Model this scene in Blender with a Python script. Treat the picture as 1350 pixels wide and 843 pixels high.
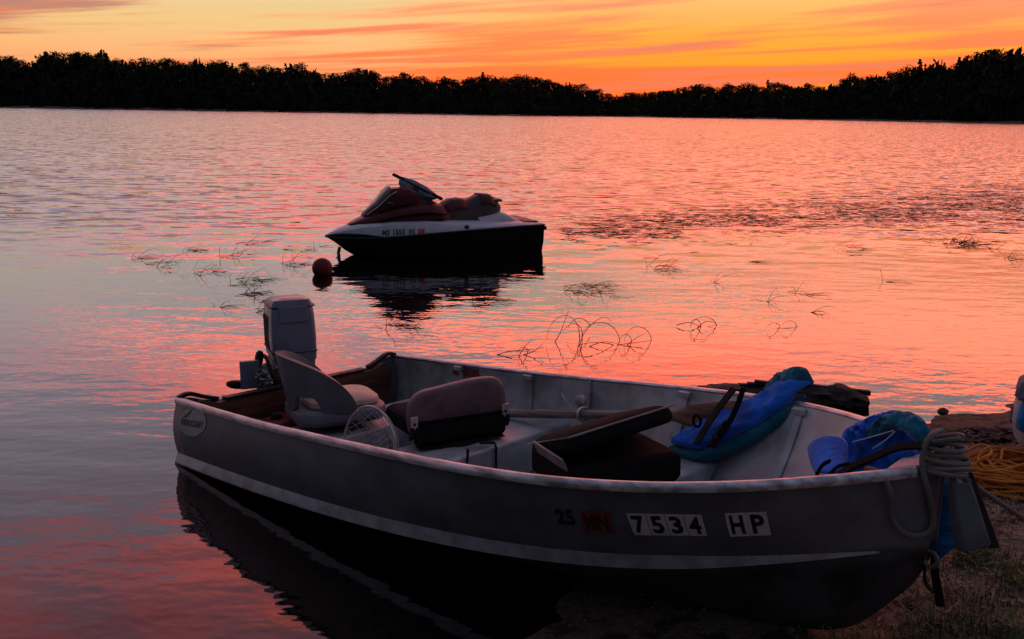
import bpy, bmesh, math, random
import numpy as np
from mathutils import Vector, Matrix, Euler

for o in list(bpy.data.objects): bpy.data.objects.remove(o, do_unlink=True)
SC = bpy.context.scene
COL = SC.collection
rnd = random.Random(7)

# ------------------------------------------------------------------ camera
F, CX, CY, H = 1350.0, 675.0, 421.5, 1.698          # focal length in photo pixels, centre, eye height over the water
PITCH = math.atan((CY - 144) / F); ROLL = math.radians(.75)
fw = np.array([0, math.cos(PITCH), -math.sin(PITCH)]); up0 = np.array([0, math.sin(PITCH), math.cos(PITCH)]); rt0 = np.array([1., 0, 0])
rt = rt0 * math.cos(ROLL) + up0 * math.sin(ROLL); up = -rt0 * math.sin(ROLL) + up0 * math.cos(ROLL)
EYE = np.array([0, 0, H])
cam_d = bpy.data.cameras.new('camera'); cam = bpy.data.objects.new('camera', cam_d); COL.objects.link(cam)
cam_d.sensor_width = 36; cam_d.lens = 36 * F / 1350; cam_d.clip_start = .05; cam_d.clip_end = 3000
cam.matrix_world = Matrix(((rt[0], up[0], -fw[0], 0), (rt[1], up[1], -fw[1], 0), (rt[2], up[2], -fw[2], H), (0, 0, 0, 1)))
SC.camera = cam
SC.view_settings.view_transform = 'Standard'; SC.view_settings.look = 'None'
SC.view_settings.exposure = 0.14; SC.view_settings.gamma = 1.0; SC.view_settings.use_curve_mapping = False
SC.cycles.max_bounces = 8; SC.cycles.transparent_max_bounces = 12; SC.cycles.glossy_bounces = 4
SC.cycles.use_denoising = True; SC.cycles.caustics_reflective = False; SC.cycles.caustics_refractive = False

def ray(x, y): return fw + rt * (x - CX) / F + up * (CY - y) / F
def on_z(x, y, z=0.0): d = ray(x, y); return EYE + d * ((z - H) / d[2])
def project(P):
    d = np.asarray(P, float) - EYE; k = d @ fw
    return np.stack([CX + F * (d @ rt) / k, CY - F * (d @ up) / k], -1)

# ------------------------------------------------------------------ world: dusk sky
class NT:
    def __init__(s, tree): s.t = tree; s.t.nodes.clear()
    def n(s, typ, **kw):
        nd = s.t.nodes.new(typ)
        for k, v in kw.items(): setattr(nd, k, v)
        return nd
    def lk(s, a, b): s.t.links.new(a, b)
    def put(s, sock, v):
        if hasattr(v, 'is_output'): s.lk(v, sock)
        elif v is not None: sock.default_value = v
    def m(s, op, a, b=None, c=None, clamp=False):
        nd = s.n('ShaderNodeMath', operation=op, use_clamp=clamp)
        for i, v in enumerate((a, b, c)): s.put(nd.inputs[i], v)
        return nd.outputs[0]
    def vm(s, op, a, b=None):
        nd = s.n('ShaderNodeVectorMath', operation=op)
        s.put(nd.inputs[0], a)
        if b is not None: s.put(nd.inputs[3] if op == 'SCALE' else nd.inputs[1], b)
        return nd.outputs['Value'] if op in ('DOT_PRODUCT', 'LENGTH') else nd.outputs[0]
    def mapr(s, v, a, b, c=0., d=1., smooth=True):
        nd = s.n('ShaderNodeMapRange', interpolation_type='SMOOTHSTEP' if smooth else 'LINEAR')
        for i, x in enumerate((v, a, b, c, d)): s.put(nd.inputs[i], x)
        return nd.outputs[0]
    def mix(s, f, a, b, blend='MIX'):
        nd = s.n('ShaderNodeMix', data_type='RGBA', blend_type=blend)
        s.put(nd.inputs[0], f); s.put(nd.inputs[6], a if hasattr(a, 'is_output') else (*a, 1) if len(a) == 3 else a)
        s.put(nd.inputs[7], b if hasattr(b, 'is_output') else (*b, 1) if len(b) == 3 else b)
        return nd.outputs[2]
    def ramp(s, v, stops, interp='LINEAR'):
        nd = s.n('ShaderNodeValToRGB'); cr = nd.color_ramp; cr.interpolation = interp
        while len(cr.elements) > 1: cr.elements.remove(cr.elements[-1])
        for i, (p, c) in enumerate(stops):
            e = cr.elements[0] if i == 0 else cr.elements.new(p)
            e.position = p; e.color = (*c, 1) if len(c) == 3 else c
        s.put(nd.inputs[0], v); return nd.outputs[0]
    def noise(s, vec, scale, detail=3, rough=.5, dist=0., out=0, lac=2.):
        nd = s.n('ShaderNodeTexNoise'); s.put(nd.inputs['Vector'], vec); s.put(nd.inputs['Scale'], scale)
        nd.inputs['Detail'].default_value = detail; nd.inputs['Roughness'].default_value = rough
        nd.inputs['Distortion'].default_value = dist; nd.inputs['Lacunarity'].default_value = lac
        return nd.outputs[out]
    def xyz(s, a, b, c):
        nd = s.n('ShaderNodeCombineXYZ')
        for i, v in enumerate((a, b, c)): s.put(nd.inputs[i], v)
        return nd.outputs[0]
    def sep(s, v):
        nd = s.n('ShaderNodeSeparateXYZ'); s.put(nd.inputs[0], v); return nd.outputs

SUN_AZ = math.radians(15)                       # to the right of straight ahead (+Y), just behind the far trees
W = bpy.data.worlds.new('World'); SC.world = W; W.use_nodes = True
w = NT(W.node_tree)
tc = w.n('ShaderNodeTexCoord'); d = w.vm('NORMALIZE', tc.outputs['Generated']); X, Y, Z = w.sep(d)
zc = w.m('MAXIMUM', Z, 0.0)
hor = w.m('SQRT', w.m('MAXIMUM', w.m('SUBTRACT', 1.0, w.m('MULTIPLY', zc, zc)), .0001))
sd = w.m('DIVIDE', w.m('ADD', w.m('MULTIPLY', X, math.sin(SUN_AZ)), w.m('MULTIPLY', Y, math.cos(SUN_AZ))), hor)
near_sun = w.mapr(sd, .76, .985)                # +-10 deg or so about the sun
west = w.mapr(sd, -.35, .8); glow = w.mapr(sd, .91, .995)
zs = w.m('POWER', zc, .5)                       # ramps are laid out in sqrt(sin elevation)
q = lambda deg: math.sqrt(math.sin(math.radians(deg)))
core = w.ramp(zs, [(0, (1., .20, .03)), (q(1.2), (1., .27, .035)), (q(2.6), (1., .36, .03)), (q(4), (1., .42, .055)), (q(6), (1., .53, .18)),
                   (q(9), (1., .74, .56)), (q(13), (.95, .72, .66)), (q(20), (.74, .63, .70)), (q(35), (.30, .31, .44)), (1, (.18, .205, .31))])
side = w.ramp(zs, [(0, (.95, .24, .13)), (q(1.5), (1., .34, .14)), (q(3), (.98, .50, .20)), (q(4.5), (.90, .60, .26)), (q(6), (.82, .62, .33)),
                   (q(9), (.88, .75, .70)), (q(13), (.80, .69, .80)), (q(20), (.66, .53, .68)), (q(35), (.31, .29, .44)), (1, (.18, .205, .31))])
east = w.ramp(zs, [(0, (.07, .085, .11)), (q(8), (.095, .11, .14)), (q(25), (.125, .145, .19)), (q(50), (.16, .185, .26)), (1, (.18, .205, .31))])
base = w.mix(west, east, w.mix(glow, side, core))
# a share of the physical dusk sky under it
sky = w.n('ShaderNodeTexSky', sky_type='NISHITA', sun_disc=False)
sky.sun_elevation = math.radians(1.0); sky.sun_rotation = SUN_AZ; sky.air_density = 1.5; sky.dust_density = 2.0
base = w.mix(.10, base, w.vm('SCALE', sky.outputs[0], .12))
# cloud streaks: long across, thin in height, thinner towards the horizon
lv = w.m('LOGARITHM', w.m('ADD', zc, .022), math.e)
v = w.m('SUBTRACT', lv, w.m('MULTIPLY', X, .75))
cv = w.xyz(w.m('MULTIPLY', X, 1.7), w.m('MULTIPLY', Y, 1.7), w.m('MULTIPLY', v, 3.4))
n1 = w.noise(cv, 1.0, 6, .55, .25)
n2 = w.noise(w.vm('ADD', cv, (7.3, 2.1, 4.4)), 2.3, 5, .6, .2)
nn = w.m('ADD', w.m('MULTIPLY', n1, .72), w.m('MULTIPLY', n2, .28))
cover = w.ramp(zs, [(0, (.56,) * 3), (q(3), (.545,) * 3), (q(5.2), (.53,) * 3), (q(7), (.47,) * 3), (q(9.5), (.44,) * 3), (q(12), (.575,) * 3), (q(16), (.55,) * 3),
                    (q(19), (.51,) * 3), (q(23), (.605,) * 3), (q(30), (.59,) * 3), (q(45), (.45,) * 3), (1, (.4,) * 3)])
cover = w.m('ADD', cover, w.m('MULTIPLY', w.m('SUBTRACT', near_sun, .40), .055))      # more of it towards the afterglow
cl = w.mapr(w.m('ADD', nn, w.m('SUBTRACT', cover, .5)), .49, w.mapr(zc, .06, .14, .585, .625))
ccol_w = w.ramp(zs, [(0, (.95, .12, .03)), (q(2), (1., .17, .05)), (q(4), (.98, .22, .09)), (q(6), (.95, .30, .17)), (q(10), (1.0, .34, .24)),
                     (q(14), (1.0, .19, .13)), (q(20), (.95, .16, .125)), (q(30), (.52, .12, .12)), (q(45), (.26, .13, .17)), (1, (.18, .15, .24))])
ccol_w = w.vm('SCALE', ccol_w, w.ramp(zs, [(0, (.5,) * 3), (q(7), (.5,) * 3), (q(13), (.95,) * 3), (q(20), (.9,) * 3), (q(35), (.5,) * 3), (1, (.5,) * 3)]))
ccol_w = w.vm('SCALE', ccol_w, w.mapr(zc, .10, .22, 2.0, 3.5))
mauve = w.mapr(n2, .50, .68)                    # thicker streaks low in the sky stay unlit and grey-mauve
mz = w.m('MULTIPLY', mauve, w.mapr(zc, .16, .10))
ccol_w = w.mix(w.m('MULTIPLY', mz, .6), ccol_w, (.38, .19, .165))
ccol_w = w.vm('MULTIPLY', ccol_w, w.mix(near_sun, (.70, .90, 1.10), (1.3, 1.08, .85)))
ccol = w.mix(west, (.07, .065, .10), ccol_w)
skyc = w.mix(w.m('MULTIPLY', cl, .92), base, ccol)
bg = w.n('ShaderNodeBackground'); w.lk(skyc, bg.inputs[0]); bg.inputs[1].default_value = 1.0
wo = w.n('ShaderNodeOutputWorld'); w.lk(bg.outputs[0], wo.inputs[0])

# the sun has just set: its lamp only brushes the treetops with a last warm trace
sl = bpy.data.lights.new('sun', 'SUN'); sl.energy = .003; sl.angle = math.radians(10); sl.color = (1, .5, .25)
so = bpy.data.objects.new('sun', sl); COL.objects.link(so)
so.rotation_euler = Euler((math.radians(90 - 1.0), 0, math.pi - SUN_AZ), 'XYZ')

# ------------------------------------------------------------------ helpers
MATS = {}
def mat(name, col, rough=.6, metal=0., var=.15, scale=12., bump=0., bscale=60., spec=.5, col2=None, coat=0., sheen=0., stretch=(1, 1, 1)):
    if name in MATS: return MATS[name]
    m = bpy.data.materials.new(name); m.use_nodes = True; t = NT(m.node_tree)
    tcn = t.n('ShaderNodeTexCoord'); mp = t.n('ShaderNodeMapping'); t.lk(tcn.outputs['Object'], mp.inputs[0]); mp.inputs['Scale'].default_value = stretch
    p = t.n('ShaderNodeBsdfPrincipled'); o = t.n('ShaderNodeOutputMaterial'); t.lk(p.outputs[0], o.inputs[0])
    nz = t.noise(mp.outputs[0], scale, 5, .6)
    c2 = col2 if col2 else tuple(c * (1 - 2 * var) for c in col); c1 = col if col2 else tuple(min(1, c * (1 + var)) for c in col)
    t.lk(t.mix(t.mapr(nz, .35, .65), c2, c1), p.inputs['Base Color'])
    p.inputs['Metallic'].default_value = metal
    t.put(p.inputs['Roughness'], t.mapr(nz, .3, .7, max(.02, rough - .1), min(1, rough + .1)))
    p.inputs['Specular IOR Level'].default_value = spec
    if coat: p.inputs['Coat Weight'].default_value = coat; p.inputs['Coat Roughness'].default_value = .1
    if sheen: p.inputs['Sheen Weight'].default_value = sheen
    if bump:
        b = t.n('ShaderNodeBump'); b.inputs['Strength'].default_value = 1; b.inputs['Distance'].default_value = bump
        t.lk(t.noise(mp.outputs[0], bscale, 4, .6), b.inputs['Height']); t.lk(b.outputs[0], p.inputs['Normal'])
    MATS[name] = m; return m

class G:
    """collects vertices and faces of ONE mesh"""
    def __init__(s): s.v = []; s.f = []
    def add(s, vs, fs):
        o = len(s.v); s.v += [tuple(float(c) for c in p) for p in vs]; s.f += [tuple(i + o for i in f) for f in fs]; return s
    def box(s, c, size, R=None):
        R = R or Matrix.Identity(3); c = Vector(c)
        vs = [c + R @ Vector((size[0] / 2 * a, size[1] / 2 * b, size[2] / 2 * e)) for a in (-1, 1) for b in (-1, 1) for e in (-1, 1)]
        return s.add(vs, [(0, 1, 3, 2), (4, 6, 7, 5), (0, 4, 5, 1), (2, 3, 7, 6), (0, 2, 6, 4), (1, 5, 7, 3)])
    def loft(s, rings, closed=True, caps=True, loop=False):
        n = len(rings[0]); vs = [p for r in rings for p in r]; fs = []
        m = len(rings)
        for i in range(m if loop else m - 1):
            for j in range(n if closed else n - 1):
                a, b = i * n + j, i * n + (j + 1) % n; c, e = ((i + 1) % m) * n + (j + 1) % n, ((i + 1) % m) * n + j
                fs.append((a, b, c, e))
        if caps and closed and not loop: fs += [tuple(range(n))[::-1], tuple((m - 1) * n + j for j in range(n))]
        return s.add(vs, fs)
    def tube(s, path, r, n=6, loop=False, caps=True, flat=None):
        """round (or flat = (w, t) ribbon) sweep along a path; r is a number or a list"""
        P = [Vector(tuple(float(c) for c in p)) for p in path]; m = len(P); rings = []
        def tan(i):
            a, b = (P[(i - 1) % m], P[(i + 1) % m]) if loop else (P[max(i - 1, 0)], P[min(i + 1, m - 1)])
            t = b - a; return t.normalized() if t.length > 1e-9 else Vector((1, 0, 0))
        t0 = tan(0); nrm = t0.cross(Vector((0, 0, 1)))
        if nrm.length < .1: nrm = t0.cross(Vector((0, 1, 0)))
        nrm.normalize()
        for i in range(m):
            t = tan(i); nrm = nrm - t * nrm.dot(t)
            if nrm.length < 1e-6: nrm = t.orthogonal()
            nrm.normalize(); bn = t.cross(nrm); rr = r[i] if isinstance(r, (list, tuple)) else r
            if flat: rings.append([P[i] + nrm * a * flat[0] / 2 + bn * b * flat[1] / 2 for a, b in ((-1, -1), (1, -1), (1, 1), (-1, 1))])
            else: rings.append([P[i] + (nrm * math.cos(2 * math.pi * k / n) + bn * math.sin(2 * math.pi * k / n)) * rr for k in range(n)])
        return s.loft(rings, True, caps, loop)
    def lathe(s, prof, n=20, c=(0, 0, 0)):
        c = Vector(c)
        return s.loft([[c + Vector((r * math.cos(2 * math.pi * k / n), r * math.sin(2 * math.pi * k / n), z)) for k in range(n)] for r, z in prof])
    def xf(s, M): s.v = [tuple(M @ Vector(p)) for p in s.v]; return s
    def build(s, name, m, parent=None, off=(0, 0, 0), smooth=35, bevel=0., sub=0, solid=0., mw=None):
        me = bpy.data.meshes.new(name)
        me.from_pydata([(p[0] - off[0], p[1] - off[1], p[2] - off[2]) for p in s.v], [], s.f); me.update()
        bm = bmesh.new(); bm.from_mesh(me); bmesh.ops.recalc_face_normals(bm, faces=bm.faces); bm.to_mesh(me); bm.free()
        if smooth: me.polygons.foreach_set('use_smooth', [True] * len(me.polygons)); me.set_sharp_from_angle(angle=math.radians(smooth))
        me.materials.append(m)
        o = bpy.data.objects.new(name, me); COL.objects.link(o)
        if parent is not None: o.parent = parent
        elif mw is not None: o.matrix_world = mw
        if solid: md = o.modifiers.new('Solidify', 'SOLIDIFY'); md.thickness = solid; md.offset = 0
        if bevel: md = o.modifiers.new('Bevel', 'BEVEL'); md.width = bevel; md.segments = 3; md.limit_method = 'ANGLE'; md.angle_limit = math.radians(40)
        if sub: md = o.modifiers.new('Subdivision', 'SUBSURF'); md.levels = md.render_levels = sub
        return o

def tag(o, label, cat, group=None):
    o['label'] = label; o['category'] = cat
    if group: o['group'] = group
    return o
def thing(name, label, cat, mw, group=None):
    e = bpy.data.objects.new(name, None); COL.objects.link(e); e.matrix_world = mw; e.empty_display_size = .1
    return tag(e, label, cat, group)
def struct(o, kind='structure'): o['kind'] = kind; return o

def cub(u, ku, kv):
    u = np.asarray(u, float); ku = np.asarray(ku, float); kv = np.asarray(kv, float)
    n = len(ku); hh = np.diff(ku); A = np.zeros((n, n)); b = np.zeros(n); A[0, 0] = A[-1, -1] = 1
    for i in range(1, n - 1):
        A[i, i - 1] = hh[i - 1]; A[i, i] = 2 * (hh[i - 1] + hh[i]); A[i, i + 1] = hh[i]
        b[i] = 6 * ((kv[i + 1] - kv[i]) / hh[i] - (kv[i] - kv[i - 1]) / hh[i - 1])
    m = np.linalg.solve(A, b); i = np.clip(np.searchsorted(ku, u) - 1, 0, n - 2); a = ku[i + 1] - u; c = u - ku[i]; Hh = hh[i]
    return (m[i] * a**3 + m[i + 1] * c**3) / (6 * Hh) + (kv[i] / Hh - m[i] * Hh / 6) * a + (kv[i + 1] / Hh - m[i + 1] * Hh / 6) * c
def spline(pts, n):
    """smooth path through 3D points, n samples"""
    P = np.asarray(pts, float); L = np.r_[0, np.cumsum(np.maximum(np.linalg.norm(np.diff(P, axis=0), axis=1), 1e-6))]
    t = np.linspace(0, L[-1], n); return np.stack([cub(t, L, P[:, k]) for k in range(P.shape[1])], -1)

_h = np.random.RandomState(3).rand(256, 256)
def vnoise(x, y):
    x = np.asarray(x, float); y = np.asarray(y, float); xi = np.floor(x).astype(int); yi = np.floor(y).astype(int); fx = x - xi; fy = y - yi
    fx = fx * fx * (3 - 2 * fx); fy = fy * fy * (3 - 2 * fy); g = lambda a, b: _h[a & 255, b & 255]
    return (g(xi, yi) * (1 - fx) + g(xi + 1, yi) * fx) * (1 - fy) + (g(xi, yi + 1) * (1 - fx) + g(xi + 1, yi + 1) * fx) * fy
def fbm(x, y, o=4): return sum(vnoise(x * 2**k + 17 * k, y * 2**k + 5 * k) * .5**(k + 1) for k in range(o))

# ------------------------------------------------------------------ ground: near beach, lake bed and the far wooded shore, one sheet
SHX = [-200, -30, -8, -3, -.75, .1, .75, 1.45, 2.34, 3.15, 5, 9, 30, 200]
SHY = [-90, -9, -.2, 1.75, 2.86, 3.28, 3.95, 4.9, 5.6, 6.07, 6.8, 8, 13, 60]
def shore_d(x, y):
    ys = np.interp(x, SHX, SHY); sl = (np.interp(x + .3, SHX, SHY) - np.interp(x - .3, SHX, SHY)) / .6
    return (ys - y) / np.sqrt(1 + sl * sl)
# far shore given by photo column: distance of the waterline, skyline row
FX = [-500, -200, 0, 300, 675, 800, 1000, 1200, 1350, 1600, 1900]
FD = [470, 420, 375, 320, 275, 285, 275, 262, 250, 235, 220]
SKX = [-500, -200, 0, 40, 70, 130, 165, 205, 240, 280, 300, 350, 395, 430, 460, 482, 505, 525, 545, 572, 600, 640, 682, 720, 750, 768, 790, 803, 818, 850, 900, 950, 1000, 1050, 1098, 1122, 1150, 1180, 1220, 1262, 1290, 1315, 1350, 1600, 1900]
SKY = [60, 64, 72, 76, 66, 64, 76, 72, 77, 76, 82, 83, 84, 94, 90, 91, 98, 94, 100, 96, 101, 96, 99, 102, 108, 110, 119, 124, 123, 118, 111, 110, 108, 110, 107, 97, 92, 87, 79, 75, 66, 61, 57, 40, 30]
def far_coords(x, y):
    r = np.hypot(x, y); px = CX + F * np.tan(np.clip(np.arctan2(x, np.maximum(y, 1e-3)), -.9, .9)) / math.cos(PITCH)
    return r, px
def top_z(px, r): return H + r * np.cos(np.arctan((px - CX) / F)) * (144 + (px - CX) * math.tan(ROLL) - np.interp(px, SKX, SKY)) / F
def ground_z(x, y):
    x = np.asarray(x, float); y = np.asarray(y, float)
    dd = shore_d(x, y)
    land = np.where(dd < 1.3, .04 * dd, .052 + .08 * (dd - 1.3)); land = np.minimum(land, 5)
    bed = np.maximum(-.05 * -dd * 1.0, -3) * np.where(dd < 0, 1, 0)
    z = np.where(dd > 0, land, np.maximum(.055 * dd, -3))
    nearw = np.clip(1 - np.hypot(x - 1, y - 4) / 14, 0, 1)
    z = z + nearw * (.035 * (fbm(x * 2.2, y * 2.2) - .47) + .016 * (fbm(x * 9, y * 9, 3) - .44) * np.clip(dd + .3, 0, 1))
    r, px = far_coords(x, y); ds = np.interp(px, FX, FD) / np.cos(np.arctan((px - CX) / F))
    back = r - ds; fz = np.clip(back / 45, 0, 1); fz = fz * fz * (3 - 2 * fz)
    hill = np.maximum(top_z(px, r), 4) * .5
    return np.where((y > 60) & (back > -20), np.where(back > 0, .25 + hill * fz, np.maximum(.25 + back * .1, -3)), z)
def axis(lo, a, b, hi, st, g):
    mid = list(np.arange(a, b, st)); p = b; s = st; hiL = []
    while p < hi: hiL.append(p); s *= g; p += min(s, 8)
    p = a; s = st; loL = []
    while p > lo: s *= g; p -= min(s, 8); loL.append(p)
    return np.array(loL[::-1] + mid + hiL + [hi])
gx = axis(-620, -1.2, 3.8, 620, .045, 1.10); gy = axis(-70, 2.2, 6.6, 640, .045, 1.10)
XX, YY = np.meshgrid(gx, gy); ZZ = ground_z(XX, YY)
def grid_faces(nx, ny): 
    i = np.arange(ny - 1)[:, None] * nx + np.arange(nx - 1)[None]; i = i.ravel(); return np.stack([i, i + 1, i + nx + 1, i + nx], -1)
def grid_mesh(name, V, nx, ny, m, smooth=True):
    me = bpy.data.meshes.new(name); f = grid_faces(nx, ny)
    me.vertices.add(len(V)); me.vertices.foreach_set('co', V.astype(np.float32).ravel())
    me.loops.add(f.size); me.loops.foreach_set('vertex_index', f.ravel().astype(np.int32))
    me.polygons.add(len(f)); me.polygons.foreach_set('loop_start', np.arange(0, f.size, 4, dtype=np.int32))
    me.update(calc_edges=True); me.validate(); me.polygons.foreach_set('use_smooth', [smooth] * len(me.polygons))
    me.materials.append(m); o = bpy.data.objects.new(name, me); COL.objects.link(o); return o
def ground_mat():
    m = bpy.data.materials.new('beach_soil'); m.use_nodes = True; t = NT(m.node_tree)
    tcn = t.n('ShaderNodeTexCoord'); P = tcn.outputs['Object']
    p = t.n('ShaderNodeBsdfPrincipled'); o = t.n('ShaderNodeOutputMaterial'); t.lk(p.outputs[0], o.inputs[0])
    a = t.noise(P, 1.6, 6, .6); b = t.noise(P, 45, 5, .7); c = t.noise(P, 9, 4, .6)
    col = t.mix(t.mapr(a, .35, .65), (.095, .064, .048), (.18, .125, .095))
    col = t.mix(t.mapr(b, .40, .70), col, (.28, .21, .16))
    col = t.mix(t.m('MULTIPLY', t.mapr(c, .52, .60), .8), col, (.016, .011, .008))
    wet = t.mapr(t.m('ADD', t.sep(P)[2], t.m('MULTIPLY', t.m('SUBTRACT', a, .5), .05)), .005, .06)      # soaked soil along the waterline
    col = t.mix(wet, t.mix(1.0, col, (.42, .38, .36), 'MULTIPLY'), col)
    t.lk(col, p.inputs['Base Color']); t.put(p.inputs['Roughness'], t.mapr(a, .3, .7, .75, .95)); p.inputs['Specular IOR Level'].default_value = .2
    bn = t.n('ShaderNodeBump'); bn.inputs['Strength'].default_value = 1; bn.inputs['Distance'].default_value = .02
    t.lk(t.m('ADD', t.m('MULTIPLY', b, .5), c), bn.inputs['Height']); t.lk(bn.outputs[0], p.inputs['Normal'])
    return m
struct(grid_mesh('ground', np.stack([XX, YY, ZZ], -1).reshape(-1, 3), len(gx), len(gy), ground_mat()))

# ------------------------------------------------------------------ lake
def water_mat():
    m = bpy.data.materials.new('lake_water'); m.use_nodes = True; t = NT(m.node_tree)
    tcn = t.n('ShaderNodeTexCoord'); P = tcn.outputs['Object']; x, y, z = t.sep(P)
    def grad(scale_xy, seed, detail, amp):
        """slopes of a noise height field, by fixed finite differences (metres)"""
        e = .35 / max(scale_xy); V = t.vm('ADD', P, seed)
        def h(off):
            a = t.vm('MULTIPLY', t.vm('ADD', V, off), (scale_xy[0], scale_xy[1], 1)); return t.noise(a, 1.0, detail, .55)
        h0 = h((0, 0, 0)); gx_ = t.m('SUBTRACT', h((e, 0, 0)), h0); gy_ = t.m('SUBTRACT', h((0, e, 0)), h0)
        k = amp / e
        return t.m('MULTIPLY', gx_, k), t.m('MULTIPLY', gy_, k)
    # the open lake is ruffled by wind, the lee by the beach is nearly calm; cat's-paw bands in between
    big = t.noise(t.vm('MULTIPLY', P, (.05, .16, 1)), 1.0, 3, .5)
    reach = t.m('ADD', t.m('ADD', y, t.m('MULTIPLY', x, -.10)), t.m('MULTIPLY', t.m('SUBTRACT', big, .5), 9))
    far = t.mapr(reach, 9.5, 17.0)
    vfar = t.mapr(y, 15, 60)
    band_c = t.m('SUBTRACT', y, t.m('ADD', 14.2, t.m('MULTIPLY', x, .62)))        # weedy rough strip slanting out from the jet ski
    bw = t.m('ADD', 1.7, t.m('MULTIPLY', x, .30))
    band = t.m('MULTIPLY', t.mapr(t.m('ABSOLUTE', band_c), bw, t.m('MULTIPLY', bw, .30)), t.mapr(x, .3, 1.6))
    band = t.m('MULTIPLY', band, t.mapr(t.noise(t.vm('MULTIPLY', P, (.5, 1.4, 1)), 1.0, 4, .6), .40, .56))
    a1 = grad((3.4, 4.6), (0, 0, 0), 3, .042)        # ripples ~ 15 cm
    a2 = grad((1.2, 1.6), (31, 7, 0), 2, .125)       # wavelets ~ 50 cm
    a3 = grad((1.6, 4.4), (11, 3, 5), 3, .0065)      # slow glassy undulation near the beach
    a4 = grad((9, 16), (5, 13, 5), 2, .0017)
    a5 = grad((.35, .8), (3, 23, 5), 1, .05)
    k1 = t.m('ADD', t.m('MULTIPLY', far, t.m('ADD', .55, t.m('MULTIPLY', vfar, .25))), t.m('MULTIPLY', band, 2.6))
    def tot(i, extra):
        s_ = t.m('ADD', t.m('MULTIPLY', a1[i], k1), t.m('MULTIPLY', a2[i], t.m('MULTIPLY', far, 1.0)))
        s_ = t.m('ADD', s_, t.m('ADD', a3[i], a4[i])); s_ = t.m('ADD', s_, t.m('MULTIPLY', a5[i], t.m('MULTIPLY', vfar, .5)))
        return t.m('ADD', s_, extra) if extra is not None else s_
    sx = tot(0, None); sy = tot(1, t.m('MULTIPLY', t.m('ADD', far, t.m('MULTIPLY', band, .2)), .075))       # wave faces lean to the near beach
    nrm = t.vm('NORMALIZE', t.xyz(t.m('MULTIPLY', sx, -1), t.m('MULTIPLY', sy, -1), 1.0))
    fr = t.n('ShaderNodeFresnel'); fr.inputs['IOR'].default_value = 1.47; t.lk(nrm, fr.inputs['Normal'])
    gl = t.n('ShaderNodeBsdfGlossy'); gl.inputs['Color'].default_value = (1, 1, 1, 1); gl.inputs['Roughness'].default_value = .015; t.lk(nrm, gl.inputs['Normal'])
    tr = t.n('ShaderNodeBsdfTransparent'); tr.inputs['Color'].default_value = (.40, .29, .25, 1)
    mx = t.n('ShaderNodeMixShader'); t.lk(fr.outputs[0], mx.inputs[0]); t.lk(tr.outputs[0], mx.inputs[1]); t.lk(gl.outputs[0], mx.inputs[2])
    o = t.n('ShaderNodeOutputMaterial'); t.lk(mx.outputs[0], o.inputs[0]); return m
wx = np.linspace(-600, 600, 41); wy = np.linspace(-60, 560, 41); WX, WY = np.meshgrid(wx, wy)
struct(grid_mesh('lake_water', np.stack([WX, WY, np.zeros_like(WX)], -1).reshape(-1, 3), 41, 41, water_mat()))

# ------------------------------------------------------------------ far wood
M_LEAF = mat('far_foliage', (.022, .027, .015), .9, var=.4, scale=.3, spec=.1)
M_BARK = mat('bark', (.05, .035, .025), .9, bump=.01)
def crown_quads(rs, hgt, wid, kind, n, size):
    """leaf-clump faces spread through a crown of given height and width, base at z = 0"""
    vs = []; fs = []
    if kind == 'pine':
        cl = []
        for k in range(11):
            z = hgt * (.22 + .76 * k / 10); rr = wid * .5 * (1.02 - k / 10.6) * rs.uniform(.7, 1.2)
            for a in range(4): th = rs.uniform(0, 6.28); cl.append((rr * .6 * math.cos(th), rr * .6 * math.sin(th), z, rr * .5, hgt * .035))
    else:
        cl = []
        for k in range(22):
            th = rs.uniform(0, 6.28); e = rs.uniform(-.5, 1); rr = wid * .34 * rs.uniform(.3, 1.)
            cl.append((rr * math.cos(th) * math.sqrt(1 - e * e * .8), rr * math.sin(th) * math.sqrt(1 - e * e * .8), hgt * (.52 + .34 * e), wid * rs.uniform(.12, .22), hgt * rs.uniform(.08, .14)))
    for i in range(n):
        c = cl[rs.randint(len(cl))]; p = rs.normal(size=3); p /= np.linalg.norm(p); p *= rs.uniform(.5, 1.05)
        ctr = np.array([c[0] + p[0] * c[3], c[1] + p[1] * c[3], c[2] + p[2] * c[4]])
        u_ = rs.normal(size=3); u_ /= np.linalg.norm(u_); v_ = np.cross(u_, rs.normal(size=3)); v_ /= np.linalg.norm(v_) + 1e-9
        s_ = size * rs.uniform(.5, 1.3); b = len(vs)
        vs += [ctr - u_ * s_, ctr - v_ * s_ * .7, ctr + u_ * s_, ctr + v_ * s_ * .6]; fs.append((b, b + 1, b + 2, b + 3))
    return vs, fs
rs = np.random.RandomState(11)
def simple_mesh(name, vs, fs, m):
    me = bpy.data.meshes.new(name); me.from_pydata([tuple(p) for p in vs], [], fs); me.materials.append(m); return me
PROTO = []
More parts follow.
